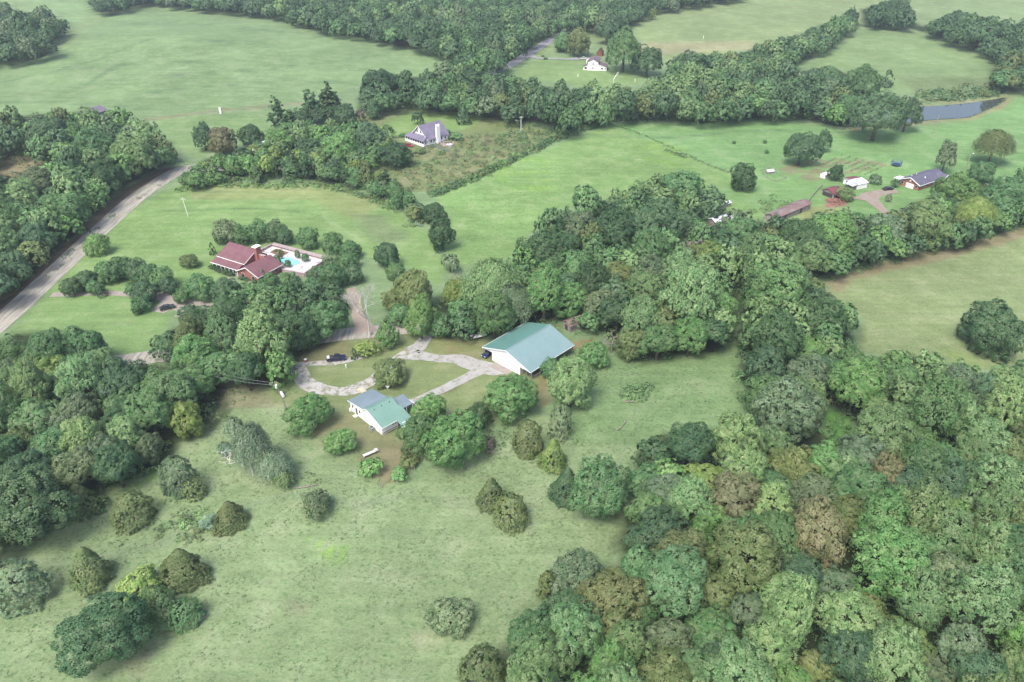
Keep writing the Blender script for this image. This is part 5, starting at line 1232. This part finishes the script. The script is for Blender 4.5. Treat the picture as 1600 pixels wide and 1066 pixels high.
def far_house():
    o, a = frame((918,110), (935,110.5)); a = math.radians(-10)
    e = empty('old_house', o, a, label='tall white two-storey house on the far lawn under a brown roof', cat='house')
    SH = shingles('brown_grey_shingles', C(150,132,140,.5), C(132,116,124,.5))
    part(MB().prism_v([(0,-1),(7.2,-1),(7.2,5.4),(3.6,7.2),(0,5.4)], 0, 10), 'wall', WHITE, e)
    part(MB().slab([(3.6,-.3,7.5),(3.6,10.4,7.5),(-.5,10.4,5.4),(-.5,-.3,5.4)], .2).slab([(7.7,-.3,5.4),(7.7,10.4,5.4),(3.603,10.4,7.5),(3.603,-.3,7.5)], .2), 'roof', SH, e)
    part(MB().prism_v([(7.2,-1),(13,-1),(13,2.6),(7.2,4.2)], .5, 9), 'wing', WHITE, e)
    part(MB().slab([(13.5,.1,2.6),(13.5,9.4,2.6),(7.25,9.4,4.4),(7.25,.1,4.4)], .18), 'wing_roof', SH, e)
    part(MB().prism_v([(-3,-1),(0,-1),(0,3.4),(-3,2.4)], .6, 5), 'porch', WHITE, e)
    part(MB().slab([(-.03,.2,3.6),(-.03,5.4,3.6),(-3.4,5.4,2.4),(-3.4,.2,2.4)], .15), 'porch_roof', SH, e)
    for z in (1.0, 3.7): window_u(e, 3.6, 0, z, z+1.1, .8)
    window_u(e, 9.8, .5, .9, 2.0, 1.2); window_u(e, -1.4, .6, .6, 2.0, 1.6); window_u(e, 12, .5, .9, 1.9, .8)
    gable_shed('garage', (916,99), (926,102), 8, 6, 3.2, 4.6, WHITE, SH, 'white garage with a brown roof behind the far white house', 'garage', doors=((1,5,2.2),))
    gable_shed('brown_shed', (932,88), (939,88.5), 6, 4, 2.6, 5.2, M('rust_boards', C(176,108,84,.5), .9), M('rust_dark', C(120,84,74,.5), .8), 'small reddish brown gabled shed behind the far white house', 'shed')
far_house()

# ------------------------------------------------------------------ vehicles
def vehicle(name, loc, rz, paint_c, label, cat, pickup=False, L=4.7):
    e = empty(name, loc, rz, label=label, cat=cat); W = .92
    pm = M('paint_'+'_'.join(str(int(c*1000)) for c in paint_c), paint_c, .25, .1, var=.04, spec=.6)
    h = L/2
    if pickup: prof = [(-h,.45),(h,.45),(h+.02,.85),(h-.15,1.08),(h-1.35,1.15),(-.35-.9,1.15),(-h+.02,1.15),(-h,.9)]
    else: prof = [(-h,.4),(h,.4),(h+.02,.75),(h-.2,.92),(h-1.2,1.0),(-h+.7,1.05),(-h+.05,.95)]
    body = MB().prism_v(prof, -W, W).build('body', pm, e)
    if pickup: cabp = [(h-1.35,1.16),(h-2.0,1.78),(-.35,1.8),(-.75,1.16)]
    else: cabp = [(h-1.15,1.0),(h-1.85,1.48),(-h+1.5,1.5),(-h+.6,1.06)]
    cb = MB(); n = len(cabp)
    for s, y in ((0, -1), (1, 1)):
        for i, (u, z) in enumerate(cabp): cb.v.append((u, y*(W-.06 if i in (0, n-1) else W-.22), z))
    cb.f = [tuple(range(n)), tuple(range(2*n-1, n-1, -1))]+[(i, n+i, n+(i+1) % n, (i+1) % n) for i in range(n)]
    cab = cb.build('cab', DARK, e)
    top = MB().slab([(cabp[1][0]+.03,-W+.2,cabp[1][1]+.05),(cabp[1][0]+.03,W-.2,cabp[1][1]+.05),(cabp[2][0]-.03,W-.2,cabp[2][1]+.05),(cabp[2][0]-.03,-W+.2,cabp[2][1]+.05)][::-1], .06).build('roof', pm, cab)
    if pickup:
        MB().box(-h+.12,-.95,-W+.14,W-.14,1.152,1.165).build('bed_floor', SHADE, e); 
        for y in (-W, W-.12): MB().box(-h+.1,-.9,y,y+.12,1.155,1.32).build('bed_side', pm, e)
        MB().box(-h,-h+.1,-W,W,1.155,1.32).build('tailgate', pm, e)
    for x in (-h+.95, h-.9):
        for y in (-W+.02, W-.02):
            w = MB().tube((x,y-.11,.36),(x,y+.11,.36),.37,k=12).build('wheel', M('tyre', (.02,.02,.02), .8), e)
            MB().tube((x,y-.125,.36),(x,y+.125,.36),.2,k=8).build('rim', M('rim_grey', (.5,.5,.52), .3, .8), w)
    for y in (-.6, .6): MB().box(h-.02,h+.04,y-.18,y+.18,.72,.88).build('headlight', TRIM, e)
    for y in (-.75, .75): MB().box(-h-.02,-h+.02,y-.1,y+.1,.75,1.0).build('tail_light', M('red_lens', (.4,.02,.02), .3), e)
    return e
t = vehicle('pickup_truck', P(526,563), math.radians(12), (.018,.022,.06), 'dark navy pickup truck parked on the narrow gravel spur', 'pickup truck', True, 5.5)
MB().box(-2.6,-1.9,-.6,.6,1.17,1.5).build('toolbox', TRIM, t)
vehicle('parked_car', P(762.5,555), math.radians(-125), (.02,.03,.10), 'dark blue car under the left lean-to of the barn', 'car', False, 4.6)
vehicle('parked_car', P(1387,297), math.radians(15), (.02,.022,.03), 'black car parked beside the brick farmhouse garage', 'car', False, 4.8)
vehicle('parked_car', P(912,92.5), math.radians(5), (.75,.75,.77), 'white car at the end of the far driveway', 'car', False, 4.8)
vehicle('parked_car', P(639,229), math.radians(-30), (.35,.02,.05), 'red car beside the porch of the purple-roofed house', 'car', False, 4.6)
# car and trailer near the parking spur on the left lawn
vehicle('parked_car', P(262,483), math.radians(30), (.04,.05,.05), 'dark car on the parking spur below the left driveway', 'car', False, 4.6)
# farm trailer behind the barn
e = empty('flatbed_trailer', P(748,525), math.radians(20), label='flatbed trailer with white boat hull parked left of the barn', cat='trailer')
MB().box(-2.9,2.9,-1,1,.55,.7).build('deck', SHADE, e); MB().tube((-2.9,0,.6),(-4.2,0,.5),.08).build('tow_bar', SHADE, e)
for x in (.3, 1.3):
    for y in (-1.1, 1.1): MB().tube((x,y-.1,.36),(x,y+.1,.36),.36,k=12).build('wheel', M('tyre', (.02,.02,.02), .8), e)
for s in (-1, 1): MB().box(-2.9,2.9,s*1.0-.05,s*1.0+.05,.7,1.0).build('side_board', M('black_iron', (.03,.03,.03), .6), e)
e2 = empty('small_boat', P(748,525,.72), math.radians(20), label='upturned white boat hull lying on the flatbed trailer', cat='boat')
hull = MB(); ns = 9
for i in range(ns):
    x = -2.6+5.0*i/(ns-1); w = .8*math.sqrt(max(.02, 1-(max(0, i-4)/4.6)**2)); hh = .55*(1-.25*i/(ns-1))
    for k in range(5): an = math.pi*k/4; hull.v.append((x, w*math.cos(an), hh*math.sin(an)**.6 if 0 < k < 4 else 0))
for i in range(ns-1):
    for k in range(4): hull.f.append((i*5+k, i*5+k+1, i*5+k+6, i*5+k+5))
hull.f.append((0,1,2,3,4)); hull.f.append(tuple((ns-1)*5+k for k in range(5)))
hull.build('hull', TRIM, e2, smooth=False); MB().box(-1.6,1.2,-.12,.12,.5,.62).build('keel', M('grey_keel', (.35,.33,.33), .6), e2)

# ------------------------------------------------------------------ poles and wires
def pole(px, py, h, label, arm=True, lean=0.0, mat=None, rz=0):
    b = P(px, py); e = empty('utility_pole', b, rz, label=label, cat='utility pole'); mat = mat or M('pole_wood', (.30,.25,.21), .9)
    MB().tube((0,0,-.5),(lean*h,0,h),.2,.13,7).build('pole', mat, e)
    if arm: MB().box(lean*h-1.0,lean*h+1.0,-.06,.06,h-.7,h-.55).build('crossarm', mat, e)
    return e, (b[0]+lean*h*math.cos(rz), b[1]+lean*h*math.sin(rz), b[2]+h-.5)
e1, T1 = pole(449,642, 9.5, 'leaning utility pole with a white transformer left of the white house', False, -.18)
MB().tube((-1.5,-.3,7.6),(-1.5,-.3,8.6),.3,k=8).build('transformer', TRIM, e1); MB().box(-1.9,-1.2,-.1,.1,8.8,8.95).build('crossarm', M('pole_wood', (.30,.25,.21), .9), e1)
e1, T2 = pole(294,338, 8, 'pale utility pole alone on the left lawn', True, -.06, M('pole_pale', (.72,.72,.66), .7))
e1, T3 = pole(814,208, 9, 'white utility pole in the scrub field', True, 0, M('pole_white', (.74,.74,.72), .7))
e1, T4 = pole(1456,210, 10, 'dark utility pole on the meadow below the pond', False, .08)
e1, T5 = pole(1508,268, 8.5, 'utility pole with a lamp right of the brick farmhouse', False, 0)
MB().tube((0,0,8.4),(.9,0,8.6),.05).build('lamp_arm', GREYW, e1); MB().box(.8,1.3,-.2,.2,8.5,8.75).build('lamp', TRIM, e1)
e1, T6 = pole(585,602, 9, 'utility pole behind the bare white tree', True, 0, M_DEAD) if False else (None, None)
def wire(p, q, sag, label):
    mb = MB(); p = Vector(p); q = Vector(q); n = 14; pr = p
    for i in range(1, n+1):
        t = i/n; c = p.lerp(q, t); c.z -= sag*4*t*(1-t); mb.tube(pr, c, .035, k=4, cap=False); pr = c
    tag(mb.build('power_line', M('wire', (.25,.25,.27), .5)), label, 'wire')
wl = P(265,560,8.5); wr = (T1[0], T1[1], T1[2])
wire(wl, wr, 1.2, 'upper power line running left from the leaning pole'); wire((wl[0]+.3, wl[1]-1.2, wl[2]-.6), (wr[0], wr[1], wr[2]-.7), 1.4, 'lower power line running left from the leaning pole')
g = empty('gas_tank', P(464,627), math.radians(-60), label='small white tank at the foot of the leaning utility pole', cat='tank')
MB().tube((-1.0,0,.75),(1.0,0,.75),.5,k=12).build('drum', TRIM, g)
for x in (-.6,.6): MB().box(x-.1,x+.1,-.35,.35,0,.35).build('foot', GREYW, g)
g.location = P(441,620)

# ------------------------------------------------------------------ small things
def bench():
    a = P(568,716); b = P(591,706); an = math.atan2(b[1]-a[1], b[0]-a[0]); L_ = math.hypot(b[0]-a[0], b[1]-a[1])
    e = empty('long_bench', a, an, label='long white slatted bench at the bottom of the house yard', cat='bench')
    for i in range(3): MB().box(0,L_,-.42+i*.3,-.17+i*.3,.72,.8).build('slat', M('worn_white', (.55,.54,.52), .8), e)
    for x in (.2, L_-.2): MB().box(x-.08,x+.08,-.4,.4,0,.715).build('leg', GREYW, e)
    MB().box(L_-.9,L_-.2,-.35,.35,.81,1.1).build('box', M('worn_white', (.55,.54,.52), .8), e)
bench()
e = empty('garden_chair', P(652,646), 0.5, label='single white chair on the grass beside the carport', cat='chair')
MB().box(-.4,.4,-.4,.4,.45,.55).build('seat', TRIM, e); MB().box(-.4,.4,.35,.45,.56,1.2).build('backrest', TRIM, e)
for x in (-.35,.35):
    for y in (-.35,.35): MB().box(x-.05,x+.05,y-.05,y+.05,0,.45).build('leg', TRIM, e)
e = empty('stone_trough', P(606,608), 0, label='small white birdbath under the dark dome-shaped tree', cat='birdbath')
MB().tube((0,0,0),(0,0,.8),.16,k=8).build('stem', TRIM, e); MB().tube((0,0,.8),(0,0,.95),.35,.6,12).build('bowl', TRIM, e)
e = empty('marker_post', P(541,575), 0, label='short white post beside the pickup truck', cat='post')
MB().tube((0,0,0),(0,0,1.1),.12,.1,8).build('post', TRIM, e); MB().tube((0,0,1.1),(0,0,1.25),.2,.05,8).build('cap', TRIM, e)
e = empty('marker_post', P(345,178), 0, label='white post at the foot of the far hay field', cat='post')
MB().box(-.5,.5,-.3,.3,0,3.2).build('post', TRIM, e); MB().box(-.6,.6,-.4,.4,3.2,3.4).build('cap', TRIM, e)
e = empty('round_bale', P(425,548), 0, label='none', cat='none') if False else None
e = empty('yard_barrel', P(478,566), 0, label='rusty barrel with a white lid at the left end of the gravel spur', cat='barrel')
MB().tube((0,0,0),(0,0,.95),.42,k=12).build('drum', M('barrel_rust', (.3,.17,.14), .7), e); MB().tube((0,0,.95),(0,0,1.05),.44,k=12).build('lid', TRIM, e)
e = empty('white_tank', P(926,544), .3, label='white upturned tub in the grass behind the barn', cat='tub')
MB().tube((0,0,0),(0,0,.5),.8,.6,10).build('tub', TRIM, e); MB().tube((0,0,.5),(0,0,.56),.62,.58,10).build('rim', TRIM, e)
e = empty('pipe_arch', P(961,134), math.radians(50), label='tall bent white pole on the far lawn edge', cat='pole')
MB().tube((-2,0,0),(-2,0,4.5),.15).build('upright', TRIM, e); MB().tube((-2,0,4.5),(2.6,0,8),.15).build('bent_top', TRIM, e); MB().tube((2.6,0,8),(2.8,0,5.5),.12).build('hanging_end', TRIM, e)
for x, y, l in ((903,120,'white post left on the far lawn'),(1099,60,'white post in the top right field'),(992,128,'white post at the far lawn corner')):
    e = empty('marker_post', P(x, y), 0, label=l, cat='post'); MB().tube((0,0,0),(0,0,1.8),.22,.2,8).build('post', TRIM, e); MB().tube((0,0,1.8),(0,0,2.0),.3,.1,8).build('cap', TRIM, e)
# trampoline
e = empty('trampoline', P(1400,259), 0, label='round blue trampoline with a dark safety net', cat='trampoline')
ring = MB(); n = 16; R = 2.3
for i in range(n):
    a0, a1 = 2*math.pi*i/n, 2*math.pi*(i+1)/n
    ring.quad((math.cos(a0)*R,math.sin(a0)*R,.95),(math.cos(a1)*R,math.sin(a1)*R,.95),(math.cos(a1)*(R-.45),math.sin(a1)*(R-.45),.95),(math.cos(a0)*(R-.45),math.sin(a0)*(R-.45),.95))
ring.build('padding', M('blue_pad', (.12,.24,.5), .5), e, fix=False)
MB().slab([(math.cos(2*math.pi*i/n)*(R-.46),math.sin(2*math.pi*i/n)*(R-.46),.93) for i in range(n)], .03).build('mat', M('black_mat', (.03,.035,.05), .6), e)
for i in range(6):
    a0 = i*math.pi/3; MB().tube((math.cos(a0)*R,math.sin(a0)*R,0),(math.cos(a0)*R,math.sin(a0)*R,2.6),.06,k=5).build('pole', M('blue_pole', (.05,.08,.16), .5), e)
net = MB()
for i in range(24):
    a0 = i*math.pi/12; net.tube((math.cos(a0)*R,math.sin(a0)*R,1),(math.cos(a0)*R,math.sin(a0)*R,2.5),.035,k=3)
for z in (1.3,1.7,2.1,2.5):
    for i in range(n): a0, a1 = 2*math.pi*i/n, 2*math.pi*(i+1)/n; net.tube((math.cos(a0)*R,math.sin(a0)*R,z),(math.cos(a1)*R,math.sin(a1)*R,z),.04,k=3)
net.build('safety_net', M('net_blue', (.06,.10,.2), .7), e)
# heap of logs
e = empty('log_heap', P(1304,316), .3, label='pinkish heap of sawn logs below the red open shed', cat='log heap'); lr = random.Random(5)
for i in range(46):
    x, y = lr.gauss(0,2.0), lr.gauss(0,1.5); a0 = lr.uniform(0,3.14); z = max(.2, 1.1-.28*math.hypot(x,y)+lr.uniform(-.2,.2)); q = lr.uniform(.5,1.1)
    MB().tube((x-q*math.cos(a0),y-q*math.sin(a0),z),(x+q*math.cos(a0),y+q*math.sin(a0),z+lr.uniform(-.2,.2)),.2,.17,6).build('log', M('cut_log', C(190,140,128,.55), .9, var=.2), e)
# garden rows
def garden():
    e = empty('vegetable_garden', P(1330,262), 0, label='brown vegetable garden with straggly rows of plants', cat='garden'); oo = e.location
    for i in range(7):
        t = i/6; p = P(1290-30*t+66, 246+30*t-22); 
        a0 = P(1318+i*11, 247+i*2.6-4); b0 = P(1275+i*11+10, 258+i*2.6)
        V, N = [], []
        rs2 = np.random.RandomState(i); m = 46; tt = rs2.rand(m)
        c = np.stack([a0[0]+(b0[0]-a0[0])*tt, a0[1]+(b0[1]-a0[1])*tt, np.full(m, oo.z+.35)], 1)-np.array(oo)+rs2.randn(m, 3)*[.25,.25,.12]
        v, n = grow(c, np.full(m, .3), np.tile([0,0,1.], (m, 1)), 5, .24, rs2); me = quads_mesh('crop_row', v, n, M_LEAF); q = link('crop_row', me, e); q['kind'] = 'stuff'; q.color = (.11,.17,.08,1)
garden()
# bare trees: white one at the fork and the dead limbs in the willow
def bare_tree(px, py, h, spread, label, name='bare_tree', seed=1, mat=None, lv=4, cat='dead tree', z0=0, droop=.1):
    b = P(px, py); e = empty(name, (b[0], b[1], b[2]+z0), 0, label=label, cat=cat); r = random.Random(seed); mat = mat or M_DEAD
    tr = MB(); lim = MB()
    def rec(p, d, L_, rad, k, mb):
        q = p+d*L_; mb.tube(p, q, rad, rad*.62, 6 if k < 2 else 4, cap=False)
        if k >= lv: return
        for i in range(r.choice((2,3,3))):
            ax = Vector((r.uniform(-1,1), r.uniform(-1,1), r.uniform(-.25,.6)-droop)).normalized()
            nd = (d*(1.0-.12*k)+ax*spread).normalized(); rec(q.lerp(p, r.uniform(0,.35)), nd, L_*r.uniform(.55,.82), rad*.58, k+1, lim)
    rec(Vector((0,0,-.3)), Vector((r.uniform(-.08,.08), 0, 1)).normalized(), h*.34, h*.02, 0, tr)
    tr.build('trunk', mat, e); lim.build('branches', mat, e); return e
bare_tree(578,524, 20, .8, 'bare white dead tree standing beside the lower road', seed=9, mat=M('bleached_tree', (.42,.40,.37), .9, var=.1), lv=7, droop=-.15)
bare_tree(396,742, 14, .9, 'bleached dead tree tangled inside the silvery willow', seed=8, mat=M('bleached_wood', (.66,.62,.58), .9), lv=4)
bare_tree(380,728, 13, .7, 'dead white limbs rising at the left of the silvery willow', seed=12, mat=M('bleached_wood', (.66,.62,.58), .9), lv=3)
bare_tree(425,752, 9, .9, 'forked dead limb at the right of the silvery willow', seed=18, mat=M('bleached_wood', (.66,.62,.58), .9), lv=3)
bare_tree(278,775, 6.5, .9, 'grey dead branches inside the ragged cedar', seed=15, lv=4)
bare_tree(720,455, 10, 1.0, 'pale bare crown at the meadow edge behind the wood', seed=21, lv=5)
bare_tree(815,485, 13, 1.0, 'dead grey tree between the vine-hung trees behind the barn', seed=25, lv=5)
bare_tree(955,550, 10, 1.0, 'dead branches showing between trees right of the old shed', seed=27, lv=4)
bare_tree(235,815-190, 13, .5, 'thin dead stem rising from the left wood', seed=31, lv=3)
bare_tree(70,335, 13, .7, 'grey dead snag in the roadside wood', seed=33, lv=3, mat=M('snag_grey', (.3,.26,.27), .9))
bare_tree(1140,500, 8, .9, 'leafless purplish tree at the dark corner of the wood', seed=35, lv=5, mat=M('snag_grey', (.3,.26,.27), .9))
bare_tree(762,712, 5, 1.1, 'spiky dead vines right of the large round tree', seed=38, lv=4, mat=M('dead_vine', (.30,.19,.21), .9))
def dead_log(px, py, L_, rz, label, seed):
    b = P(px, py); e = empty('fallen_log', b, rz, label=label, cat='log'); r = random.Random(seed)
    MB().tube((-L_/2,0,.2),(L_/2,.1,.3),.17,.09,7).build('trunk', M('grey_log', (.26,.22,.19), .9, var=.2), e)
    for i in range(5): x = r.uniform(-L_/2, L_/2); MB().tube((x,0,.35),(x+r.uniform(-.8,.8),r.uniform(-1,1),r.uniform(.4,1.1)),.1,.03,5).build('branch', M_DEAD, e)
dead_log(313,972, 4.0, .9, 'grey dead root mass right of the small cedar in the front pasture', 1)
dead_log(307,968, 3.0, 1.6, 'second grey log against the small cedar in the front pasture', 2)
dead_log(983,629, 3.4, -.2, 'bleached log beside the brush mound', 3)
dead_log(972,667, 4.5, .9, 'thin dark fallen branch in the upper pasture', 4)
dead_log(478,762, 5, .2, 'fallen branch right of the silvery willow', 5)
dead_log(445,650, 3, -.8, 'fallen pole at the pasture corner below the leaning utility pole', 6)
# yard fence posts at the bottom corner of the house yard
fx = [(553,703),(565,720),(585,745),(598,762),(610,750),(625,738),(648,735)]
e = empty('yard_fence', P(*fx[3]), 0, label='thin wire fence round the lower corner of the house yard', cat='fence'); oo = e.location
prev = None
for x, y in fx:
    q = Vector(P(x, y))-oo; MB().tube((q.x,q.y,q.z-.2),(q.x,q.y,q.z+1.3),.07,k=5).build('fence_post', GREYW, e)
    if prev is not None:
        for z in (.5,.9,1.2): MB().tube((prev.x,prev.y,prev.z+z),(q.x,q.y,q.z+z),.02,k=3,cap=False).build('wire_strand', GREYW, e)
    prev = q
# fence running from the long shed up to the red open shed
fx = [(1262,318),(1269,308),(1277,299),(1284,292)]
e = empty('board_fence', P(*fx[0]), 0, label='old board fence between the long shed and the red open shed', cat='fence'); oo = e.location; prev = None
for x, y in fx:
    q = Vector(P(x, y))-oo; MB().box(q.x-.1,q.x+.1,q.y-.1,q.y+.1,q.z-.2,q.z+1.5).build('fence_post', GREYW, e)
    if prev is not None:
        for z in (.4,.8,1.2): MB().tube((prev.x,prev.y,prev.z+z),(q.x,q.y,q.z+z),.09,k=4).build('rail', GREYW, e)
    prev = q

# ------------------------------------------------------------------ low growth nobody could count
def scatter(name, spec, label, cat, seed, cards=7):
    """spec: (outline or polyline in photo pixels, spacing, radius range, height, tones, kind)"""
    r = np.random.RandomState(seed); Vs, Ns, Cs = [], [], []
    for geom, dens, (r0, r1), hh, tones, line in spec:
        if line:
            W = catmull([(*PXY(*p), 0) for p in geom], dens); pts = [(x+r.randn()*line*.4, y+r.randn()*line*.4) for x, y, _ in W]
            for _ in range(int(line*1.5)): pts += [(x+r.randn()*line*.5, y+r.randn()*line*.5) for x, y, _ in W]
        else:
            Wc = np.array([PXY(*p) for p in geom]); x0, y0 = Wc.min(0); x1, y1 = Wc.max(0); n = int((x1-x0)*(y1-y0)/(dens*dens)); n = min(n, 60000)
            X = r.uniform(x0, x1, n); Y = r.uniform(y0, y1, n); ok = inpoly(X, Y, [tuple(w) for w in Wc]); pts = list(zip(X[ok], Y[ok]))
        for x, y in pts:
            R = r.uniform(r0, r1); m = max(4, int(9*min(1.6, R))); d = unit(m, r); d[:, 2] = np.abs(d[:, 2]); z = float(terr(x, y))
            c = np.array([x, y, z])+d*np.array([R, R, R*hh])*.8
            v, n_ = grow(c, np.full(m, R*.35), nz(d+[0, 0, .4]), cards, max(.16, R*.22), r); Vs.append(v); Ns.append(n_)
            t = tones[r.randint(len(tones))]; Cs.append(np.tile(np.array(TONES[t][0])*r.uniform(.8, 1.2), (len(v), 1)))
    me = quads_mesh(name, np.concatenate(Vs), np.concatenate(Ns), M_LEAFA, col=np.concatenate(Cs)); print(name, sum(len(v) for v in Vs))
    return tag(link(name, me), label, cat, kind='stuff')
G1 = ['olive','mid','pale','grey']; G2 = ['mid','bright','pale']; G3 = ['mid','deep','blue','olive']
scatter('scrub', [
 ([(690,215),(780,210),(860,205),(880,210),(780,270),(700,300),(620,300),(600,270),(640,250)], 3.0, (.7,1.8), .6, G1+['brown'], 0),
 ([(780,190),(860,195),(900,205),(830,235),(770,225)], 4.0, (1.0,2.2), .7, G1, 0),
 ([(680,305),(760,270),(830,237),(880,213),(950,193)], 2.4, (1.2,2.6), .95, G2+G3, 2),
 ([(280,298),(340,290),(420,292),(500,292),(560,305),(610,325)], 3.2, (1.0,2.0), .7, G2+['lime','olive'], 2),
 ([(290,285),(420,275),(560,290),(620,300),(660,320),(640,330),(540,300),(420,290),(300,298)], 4.5, (1.2,2.4), .8, G2+G3, 0),
 ([(590,300),(640,320),(662,340),(650,350)], 2.4, (1.2,2.2), .9, ['grey','silver','olive','mid'], 3),
 ([(950,194),(990,206),(1050,232),(1100,255),(1138,270)], 1.6, (.5,1.0), .9, G3, 1),
 ([(1040,235),(1070,246)], 1.2, (.8,1.3), 1, G3, 1),
 ([(1160,318),(1200,305),(1235,312),(1240,330),(1180,335)], 3.4, (.8,1.7), .6, G2+['olive'], 0),
 ([(1430,148),(1500,138),(1555,132),(1565,149),(1500,157),(1440,161)], 3.4, (1.8,3.8), .95, G3+G1, 0),
 ([(1340,190),(1290,188),(1240,186),(1150,188),(1050,188),(960,188)], 3.5, (1.2,2.4), .8, G3, 1),
 ([(1572,153),(1560,164),(1535,176),(1515,184)], 1.8, (.5,.9), .7, ['olive','pale'], 1)],
 'tangle of low scrub bushes and hedgerow growth between the fields', 'scrub', 5)
scatter('brambles', [
 ([(238,818),(270,795),(330,795),(345,830),(300,850),(245,845)], 1.7, (.7,1.5), .7, G1+['bright'], 0),
 ([(100,845),(180,800),(215,820),(130,860)], 2.2, (.4,.9), .5, G2, 0),
 ([(965,622),(975,605),(1010,600),(1022,608),(1000,628)], 1.0, (.8,1.5), .8, ['mid','pale','teal'], 0),
 ([(885,665),(915,680),(900,720),(870,770),(895,740)], 2.0, (.4,1.0), .5, ['teal','mid','bright'], 0),
 ([(250,790),(300,785),(320,770),(260,775)], 1.8, (.5,.9), .5, G2, 0),
 ([(430,700),(470,740),(520,745),(470,770),(440,750)], 2.0, (.5,1.1), .5, G1, 0),
 ([(560,605+100),(640,755),(600,765),(560,730)], 3.2, (.3,.6), .5, G2, 0),
 ([(170,850),(200,838),(205,845),(178,858)], 1.1, (.4,.7), .5, ['deep','mid'], 0),
 ([(745,640),(800,665),(795,700),(760,715)], 1.8, (.5,1.1), .6, ['mid','bright','olive'], 0),
 ([(210,560),(260,552),(250,575),(200,580)], 2.2, (.6,1.2), .7, ['bright','mid'], 0),
 ([(460,580),(440,600),(450,620),(470,610)], 1.5, (.5,1.2), .7, ['mid','bright'], 0),
 ([(850,560),(930,600),(900,640),(870,600)], 2.4, (.6,1.2), .6, ['bright','mid'], 0),
 ([(880,470),(960,560),(900,530),(760,500),(690,530),(700,505)], 2.6, (.7,1.6), .7, ['mid','bright','olive'], 0),
 ([(310,605),(370,600),(400,625),(340,640)], 2.4, (.5,1.1), .6, ['mid','olive'], 0),
 ([(60,460),(160,350),(250,290),(255,284),(150,345),(40,470)], 3.5, (.6,1.2), .6, ['mid','olive','deep'], 0),
 ([(1160,450),(1150,540),(1180,640),(1175,690),(1190,640),(1175,540)], 2.4, (.7,1.6), .8, ['deep','mid'], 0),
 ([(850,950),(790,1045),(760,1066),(790,1066),(830,1000)], 2.2, (.6,1.4), .7, ['mid','olive'], 0),
 ([(965,870),(985,830),(985,760),(1000,700),(1010,700),(1000,800),(990,880)], 2.2, (.7,1.5), .8, ['deep','mid'], 0),
 ([(1290,445),(1350,425),(1470,392),(1600,355),(1600,345),(1450,380),(1290,425)], 2.8, (.7,1.4), .8, ['deep','mid','olive'], 0),
 ([(1350,545),(1440,555),(1500,575),(1600,565),(1600,580),(1400,565)], 3, (.8,1.6), .7, ['mid','pale'], 0)],
 'bramble thickets and rank weeds at the edges of the pasture', 'brambles', 9)
UG = ['deep', 'mid', 'deep', 'olive', 'mid']
def shift(p, dy): return [(max(-150, min(1750, x)), min(1130, y+dy)) for x, y in p]
scatter('undergrowth', [
 (shift(WOODS['big_right']['poly'], 12), 4.4, (1.2,2.6), 1.0, UG, 0),
 (shift(WOODS['left_low']['poly'], 12), 4.6, (1.2,2.6), 1.0, UG, 0),
 (shift(WOODS['centre']['poly'], 8), 4.8, (1.2,2.4), 1.0, UG, 0),
 (shift(WOODS['tall_row']['poly'], 10), 4.2, (1.2,2.4), 1.0, UG, 0),
 (shift(WOODS['right_strip']['poly'], 5), 5, (1.2,2.4), 1.0, UG, 0),
 (shift(WOODS['left_road']['poly'], 4), 6, (1.2,2.6), 1.0, UG, 0),
 (shift(WOODS['mid_band']['poly'], 2), 7, (1.4,2.8), 1.0, UG, 0)],
 'leafy undergrowth filling the shade beneath the woods', 'undergrowth', 14, cards=5)
def tufts():
    """short tussocks standing in the nearer pasture"""
    r = np.random.RandomState(21); n = 17000
    X = r.uniform(-95, 60, n); Y = r.uniform(70, 200, n); qx, qy, s = proj(X, Y, terr(X, Y))
    past = [(-40,1100),(-40,880),(110,830),(220,760),(350,660),(440,640),(560,700),(600,765),(660,760),(800,700),(870,640),(940,570),(1150,540),(1160,660),(1000,700),(960,880),(850,900),(780,1100)]
    ok = inpoly(qx, qy, past) & (vnoise(X, Y, 7, 3)*.6+vnoise(X, Y, 2.3, 8)*.5 > .52); X, Y = X[ok], Y[ok]; m = len(X); k = 4
    c = np.repeat(np.stack([X, Y, terr(X, Y)+.10], 1), k, axis=0)+r.randn(m*k, 3)*[.16,.16,.03]
    nrm = nz(np.tile([0, 0, 1.], (m*k, 1))+r.randn(m*k, 3)*.45); V, N = leaf_quads(c, nrm, .2, r, 2.0, .3)
    base = np.array(C(142,168,116)); col = base*(.85+.3*r.rand(m*k, 1))
    me = quads_mesh('grass_tussocks', V, nz(N+[0, 0, 1.2]), M_LEAFA, col=col); print('tufts', m*k)
    tag(link('grass_tussocks', me), 'short grass tussocks dotted over the front pasture', 'grass', kind='stuff')
tufts()

# ------------------------------------------------------------------ air
HZ = bpy.data.materials.new('haze'); HZ.use_nodes = True; ht = HZ.node_tree; ht.nodes.clear()
ho = ht.nodes.new('ShaderNodeOutputMaterial'); hv = ht.nodes.new('ShaderNodeVolumePrincipled')
hv.inputs['Color'].default_value = (.74,.86,1,1); hv.inputs['Density'].default_value = .00014; hv.inputs['Anisotropy'].default_value = .1
ht.links.new(hv.outputs[0], ho.inputs['Volume'])
o = MB().box(-5200,5200,-3200,6800,-20,CAMH+6).build('haze', HZ); tag(o, kind='stuff', label='thin pale air over the whole valley', cat='haze')
